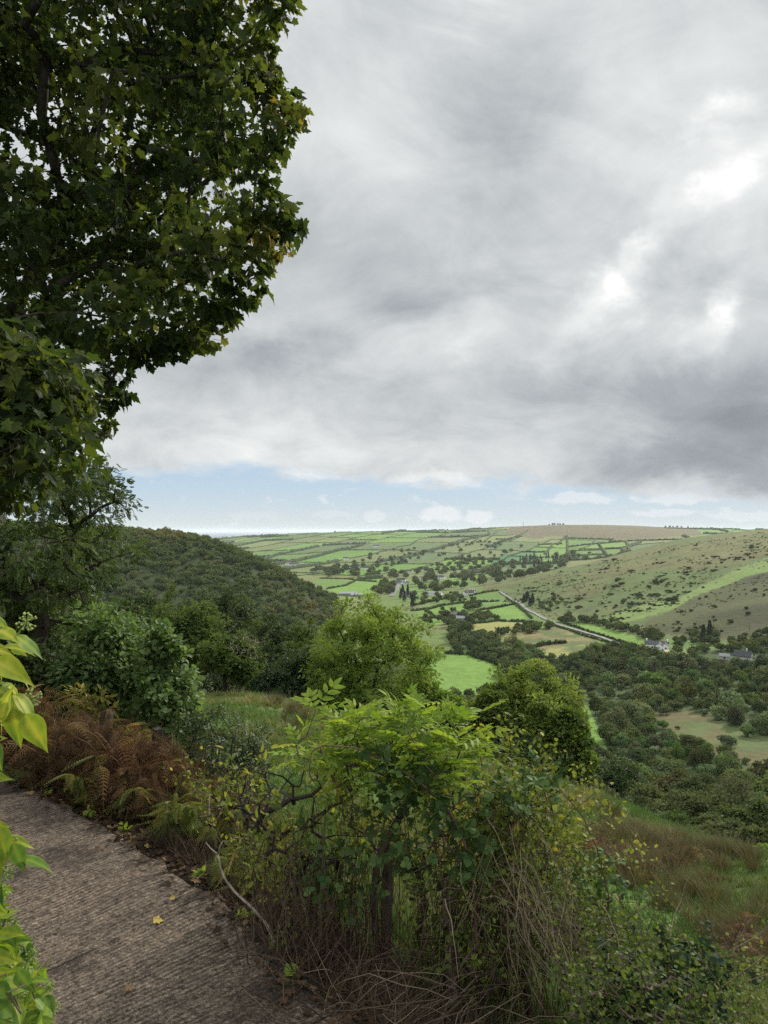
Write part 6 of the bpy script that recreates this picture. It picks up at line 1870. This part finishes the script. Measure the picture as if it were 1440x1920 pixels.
    heads = [(50, 1166, 1.25, .016), (60, 1308, 1.2, .015), (30, 1580, 1.25, .012), (14, 1636, 1.2, .012), (27, 1732, 1.35, .012), (62, 1792, 1.35, .013), (48, 1822, 1.3, .013), (38, 1858, 1.3, .013), (92, 1850, 1.4, .012), (70, 1895, 1.35, .013), (100, 1890, 1.4, .012), (20, 1870, 1.3, .013), (84, 1905, 1.4, .012), (10, 1800, 1.3, .013)]
    for px, py, y, s in heads:
        p = at(px, py, y) - base; q = Geo(); k = 26; D = rand_dirs(k, r)
        q.scatter((O, [OF]), p + D * s, np.repeat(np.eye(3)[None], k, 0), s * .17, r.uniform(.2, .9, k)); q.tubes(np.repeat(p[None], k, 0), p + D * s, .0006, .0006, 3, .3)
        q.tubes(np.array([p + np.array([-.03, .01, -.035])]), p[None], .0016, .0012, 4, .4)
        q.build('flower_head', M['umbel'], root)


build_ivy()

# ---------------------------------------------------------------- houses, poles, haze
M['render_white'] = plain_mat('white_render', [(0, (.74, .74, .72)), (1, (.84, .84, .82))], 1.2, .9, .2, 0)
M['render_grey'] = plain_mat('grey_render', [(0, (.40, .39, .36)), (1, (.54, .53, .49))], 1.2, .9, .2, 0)
M['slate'] = plain_mat('slate_roof', [(0, (.025, .026, .03)), (1, (.05, .052, .056))], 2.0, .7, .3, 0)
M['tin'] = plain_mat('tin_roof', [(0, (.15, .155, .16)), (1, (.25, .255, .26))], 1.0, .6, .4, 0)
M['stone'] = plain_mat('stone_wall', [(0, (.16, .15, .13)), (1, (.30, .28, .25))], 1.5, .9, .2, 0)
M['pane'] = plain_mat('window_glass', [(0, (.02, .025, .03)), (1, (.05, .055, .06))], 1.0, .15, .5, 0)
M['pole'] = plain_mat('pole_wood', [(0, (.12, .10, .08)), (1, (.20, .17, .14))], 3.0, .9, .2, 0)


def gable(g, L, D, H, Rf, off=(0, 0), rz=0.0):
    x, y = L / 2, D / 2; ca, sa = cos(rz), sin(rz)
    V = np.array([[-x, -y, -1.5], [x, -y, -1.5], [x, y, -1.5], [-x, y, -1.5], [-x, -y, H], [x, -y, H], [x, y, H], [-x, y, H], [-x, 0, H + Rf], [x, 0, H + Rf]])
    V = V @ np.array([[ca, sa, 0], [-sa, ca, 0], [0, 0, 1]]) + np.array([off[0], off[1], 0])
    g.add(V, [np.array([[0, 1, 5, 4], [2, 3, 7, 6]]), np.array([[1, 2, 6, 9, 5], [3, 0, 4, 8, 7]])])


def roof(g, L, D, H, Rf, off=(0, 0), rz=0.0, t=.22, ov=.35):
    x, y = L / 2 + ov, D / 2 + ov; sl = Rf / (D / 2); ze = H - sl * ov + .02; ca, sa = cos(rz), sin(rz)
    V = np.array([[-x, -y, ze], [x, -y, ze], [x, 0, H + Rf + .02], [-x, 0, H + Rf + .02], [x, y, ze], [-x, y, ze]]); V = np.concatenate([V, V + np.array([0, 0, t])])
    V = V @ np.array([[ca, sa, 0], [-sa, ca, 0], [0, 0, 1]]) + np.array([off[0], off[1], 0])
    g.add(V, [np.array([[6, 7, 8, 9], [9, 8, 10, 11], [0, 3, 2, 1], [3, 5, 4, 2], [0, 1, 7, 6], [4, 5, 11, 10], [0, 6, 9, 3], [3, 9, 11, 5], [1, 2, 8, 7], [2, 4, 10, 8]])])


def house(px, py, y0, L, D, H, Rf, rz, label, wall='render_white', rf='slate', chim=2, wins=4, wings=(), porch=False, cat='house', name='house', group=None, sink=.3):
    p = pix(px, py, y0); root = empty(name, (p[0], p[1], p[2] - sink), label, cat, group, rz)
    g = Geo(); gable(g, L, D, H, Rf)
    for (ox, w, d) in wings: gable(g, d, w, H * .97, Rf * .85, (ox, -D / 2 - d / 2 + .01), pi / 2)
    g.build('wall', M[wall], root)
    g = Geo(); roof(g, L, D, H, Rf)
    for (ox, w, d) in wings: roof(g, d + D * .4, w, H * .97, Rf * .85, (ox, -D / 2 - d / 2 + D * .2), pi / 2)
    ro = g.build('roof', M[rf], root)
    for k in range(chim):
        g = Geo(); cx = (L / 2 - .5) * (1 if k else -1) if chim > 1 else L * .2
        g.box((cx, 0, H + Rf + .45), (.7, .9, 1.5)); g.box((cx, 0, H + Rf + 1.24), (.8, 1.0, .12)); g.build('chimney', M[wall], ro)
    for k in range(wins):
        x = -L / 2 + (k + .5) * L / wins; dy = -D / 2
        for (ox, w, d) in wings:
            if abs(x - ox) < w / 2 + .4: dy = -D / 2 - d
        for zz in ([1.4] if H < 4 else [1.3, H - 1.2]):
            if k == wins // 2 and zz < 2 and not wings:
                g = Geo(); g.box((x, dy - .03, 1.0), (.95, .08, 2.0)); g.build('door', M['pane'], root)
            else:
                g = Geo(); g.box((x, dy - .03, zz), (1.1, .08, 1.15)); f = g.build('window', M['pane'], root)
    if H >= 4 or wall == 'render_grey':
        for zz in (1.4, H - .6):
            for yy in (-D * .22, D * .22):
                g = Geo(); g.box((L / 2 + .03, yy, zz), (.08, 1.0, 1.2)); g.build('window', M['pane'], root)
    return root


house(1232, 1216, 330, 13.5, 6.0, 3.3, 1.7, -.42, 'long low white cottage with two front gables and slate roof on the right', wings=((1.6, 4.0, 2.2), (5.0, 4.0, 2.0)), wins=5)
house(1394, 1242, 280, 8.6, 6.4, 3.9, 2.6, -.75, 'grey gabled house with dark roof among trees near the right edge', 'render_grey', wins=4, chim=1)
house(1358, 1236, 290, 5.0, 3.6, 2.2, 1.2, -.4, 'small grey outbuilding left of the gabled house', 'render_grey', 'tin', 0, 1, name='outbuilding', cat='shed')
VILLAGE = [
    (853, 1158, 430, 12, 6, 3.2, 2.2, .5, 'white farmhouse among dark trees in the middle of the valley', 'render_white', 'slate'),
    (867, 1165, 430, 10, 6, 2.8, 1.8, -.3, 'grey stone barn right of the middle farmhouse', 'stone', 'tin'),
    (878, 1163, 430, 8, 5, 2.6, 1.6, .9, 'small pale shed at the right end of the middle farm', 'render_grey', 'tin'),
    (878, 1116, 560, 13, 7, 3.4, 3.0, .4, 'white gabled house at the edge of the green fields left of the road', 'render_white', 'slate'),
    (886, 1114, 560, 7, 6, 3.0, 2.4, -.8, 'small white annexe right of the white gabled house', 'render_white', 'slate'),
    (760, 1119, 620, 12, 7, 4.6, 2.6, .2, 'tall white house just above the top of the ash', 'render_white', 'slate'),
    (812, 1116, 620, 24, 8, 3.2, 1.6, -.3, 'long pale shed among the village trees', 'render_white', 'tin'),
    (652, 1117, 650, 24, 10, 3.2, 1.8, .15, 'long grey farm shed at the foot of the bright valley field', 'stone', 'tin'),
    (668, 1119, 650, 15, 9, 2.8, 1.6, .15, 'lower grey shed right of the long farm shed', 'stone', 'tin'),
    (752, 1092, 800, 15, 8, 4.6, 2.8, -.2, 'white house at the top of the straight lane', 'render_white', 'slate'),
    (760, 1096, 800, 12, 7, 3.0, 2.2, .5, 'white bungalow beside the top of the straight lane', 'render_white', 'slate'),
    (745, 1094, 800, 12, 7, 3.0, 2.2, 0, 'grey bungalow left of the top of the straight lane', 'render_grey', 'slate'),
    (795, 1087, 850, 16, 8, 3.6, 2.6, .3, 'white house at the left edge of the village wood', 'render_white', 'slate'),
    (807, 1080, 900, 18, 9, 5.0, 3.0, -.3, 'tall white house in the village wood, left one of the pair', 'render_white', 'slate'),
    (820, 1086, 900, 20, 9, 4.0, 3.0, .2, 'broad white house in the village wood, right one of the pair', 'render_white', 'slate'),
    (828, 1085, 900, 14, 8, 3.4, 2.6, -.6, 'small white house right of the broad white house in the wood', 'render_white', 'slate'),
    (852, 1081, 900, 12, 8, 4.6, 2.8, .9, 'narrow white house alone at the right of the village wood', 'render_white', 'slate'),
    (765, 1074, 1000, 15, 8, 4.0, 2.8, .1, 'white house behind the tree belt above the ash', 'render_white', 'slate'),
    (648, 1050, 1300, 17, 9, 5.0, 3.0, .3, 'white house alone on the foot of the far slope', 'render_white', 'slate'),
    (655, 1066, 1200, 20, 9, 4.0, 3.0, .0, 'white house at the left end of the hamlet under the far fields', 'render_white', 'slate'),
    (667, 1065, 1200, 22, 9, 4.4, 3.0, -.3, 'long white house in the hamlet under the far fields', 'render_white', 'slate'),
    (677, 1064, 1200, 15, 9, 5.0, 3.0, .4, 'tall pale house in the hamlet under the far fields', 'render_grey', 'slate'),
    (690, 1068, 1200, 18, 9, 4.4, 3.0, -.2, 'white house at the right end of the hamlet under the far fields', 'render_white', 'slate'),
    (551, 1061, 1200, 24, 9, 4.4, 3.0, .2, 'white farmhouse beside the edge of the wooded hill', 'render_white', 'slate'),
    (541, 1060, 1200, 16, 9, 4.0, 3.0, -.3, 'white barn left of the farmhouse beside the wooded hill', 'render_white', 'tin'),
    (563, 1060, 1200, 20, 10, 4.0, 2.6, .1, 'tan shed right of the farmhouse beside the wooded hill', 'stone', 'tin'),
    (706, 1026, 1500, 22, 10, 5.0, 3.4, .2, 'pale farmhouse halfway up the far slope', 'render_white', 'slate'),
]
for v in VILLAGE:
    px_, py_, y0_, L_, D_, H_, R_, rz_, lab_, wl_, rf_ = v
    barn = 'shed' in lab_ or 'barn' in lab_
    house(px_, py_, y0_, L_, D_, H_, R_, rz_, lab_, wl_, rf_, 0 if barn else 2, 2 if barn else 4, name='barn' if barn else 'house', cat='barn' if barn else 'house', sink=0)


def pole(px, py, y0, h, label, arm=True):
    p = pix(px, py, y0); root = empty('utility_pole', p, label, 'utility pole')
    g = Geo(); g.polytube([(0, 0, -.5), (0, 0, h)], [.16, .11], 8); g.build('shaft', M['pole'], root, smooth=True)
    if arm:
        g = Geo(); g.box((0, 0, h - .5), (1.6, .14, .16)); g.build('crossarm', M['pole'], root)
        for k in (-.65, 0, .65):
            g = Geo(); g.polytube([(k, 0, h - .4), (k, 0, h - .15)], [.05, .05], 6); g.build('insulator', M['render_grey'], root)


pole(1405, 1181, 400, 8.5, 'utility pole standing on the dark slope above the grey house')
pole(1209, 1206, 380, 7.5, 'utility pole at the left end of the white cottage')
pole(1046, 1160, 480, 7, 'slim utility pole beside the valley road', False)


def mast(px, h, label):
    y = 3650.0; x = (px - 720) / F * y; z = gz(x, y)
    root = empty('radio_mast', (x, y, z), label, 'mast')
    g = Geo()
    for a in (0, 2.09, 4.19):
        g.polytube([(2.2 * cos(a), 2.2 * sin(a), -1), (.5 * cos(a), .5 * sin(a), h)], [.35, .25], 5)
    for k in range(9):
        z1 = h * k / 9; w = 2.2 - 1.7 * k / 9
        for a in (0, 2.09, 4.19): g.tubes(np.array([[w * cos(a), w * sin(a), z1]]), np.array([[(w - .19) * cos(a + 2.09), (w - .19) * sin(a + 2.09), z1 + h / 9]]), .18, .18, 4)
    g.build('lattice', M['tin'], root)
    g = Geo(); g.polytube([(0, 0, h - 1), (0, 0, h + 6)], [.3, .2], 6); g.build('aerial', M['tin'], root)


mast(981, 24, 'thin radio mast on the skyline of the far hill')

# small trees on the far skyline
r9 = np.random.default_rng(91)
for px_ in (1030, 1036, 1040, 1046, 1050, 1056, 748, 752, 628, 1248, 1256, 1262, 1270, 1278, 1290, 1300):
    y_ = 3600 if px_ > 900 else 3950
    x_ = (px_ - 720) / F * y_
    plant('skyline_tree', FARK, x_, y_, r9.uniform(4, 7.5), 'tiny dark tree standing on the far skyline', 'tree', 'trees on the far skyline', r9)


def build_haze():
    m, t, out = new_mat('haze')
    v = t.nodes.new('ShaderNodeVolumePrincipled')
    v.inputs['Color'].default_value = (.86, .92, 1.0, 1)
    v.inputs['Density'].default_value = HAZE
    v.inputs['Anisotropy'].default_value = .1
    t.links.new(v.outputs[0], out.inputs['Volume'])
    g = Geo(); g.box((0, 33000, (70 - 137.6) / 2), (130000, 67200, 207.6)); o = g.build('haze', m)
    tag(o, 'thin pale air between the hillside and the far hills', 'haze', kind='stuff')


HAZE = 3.6e-5
build_haze()
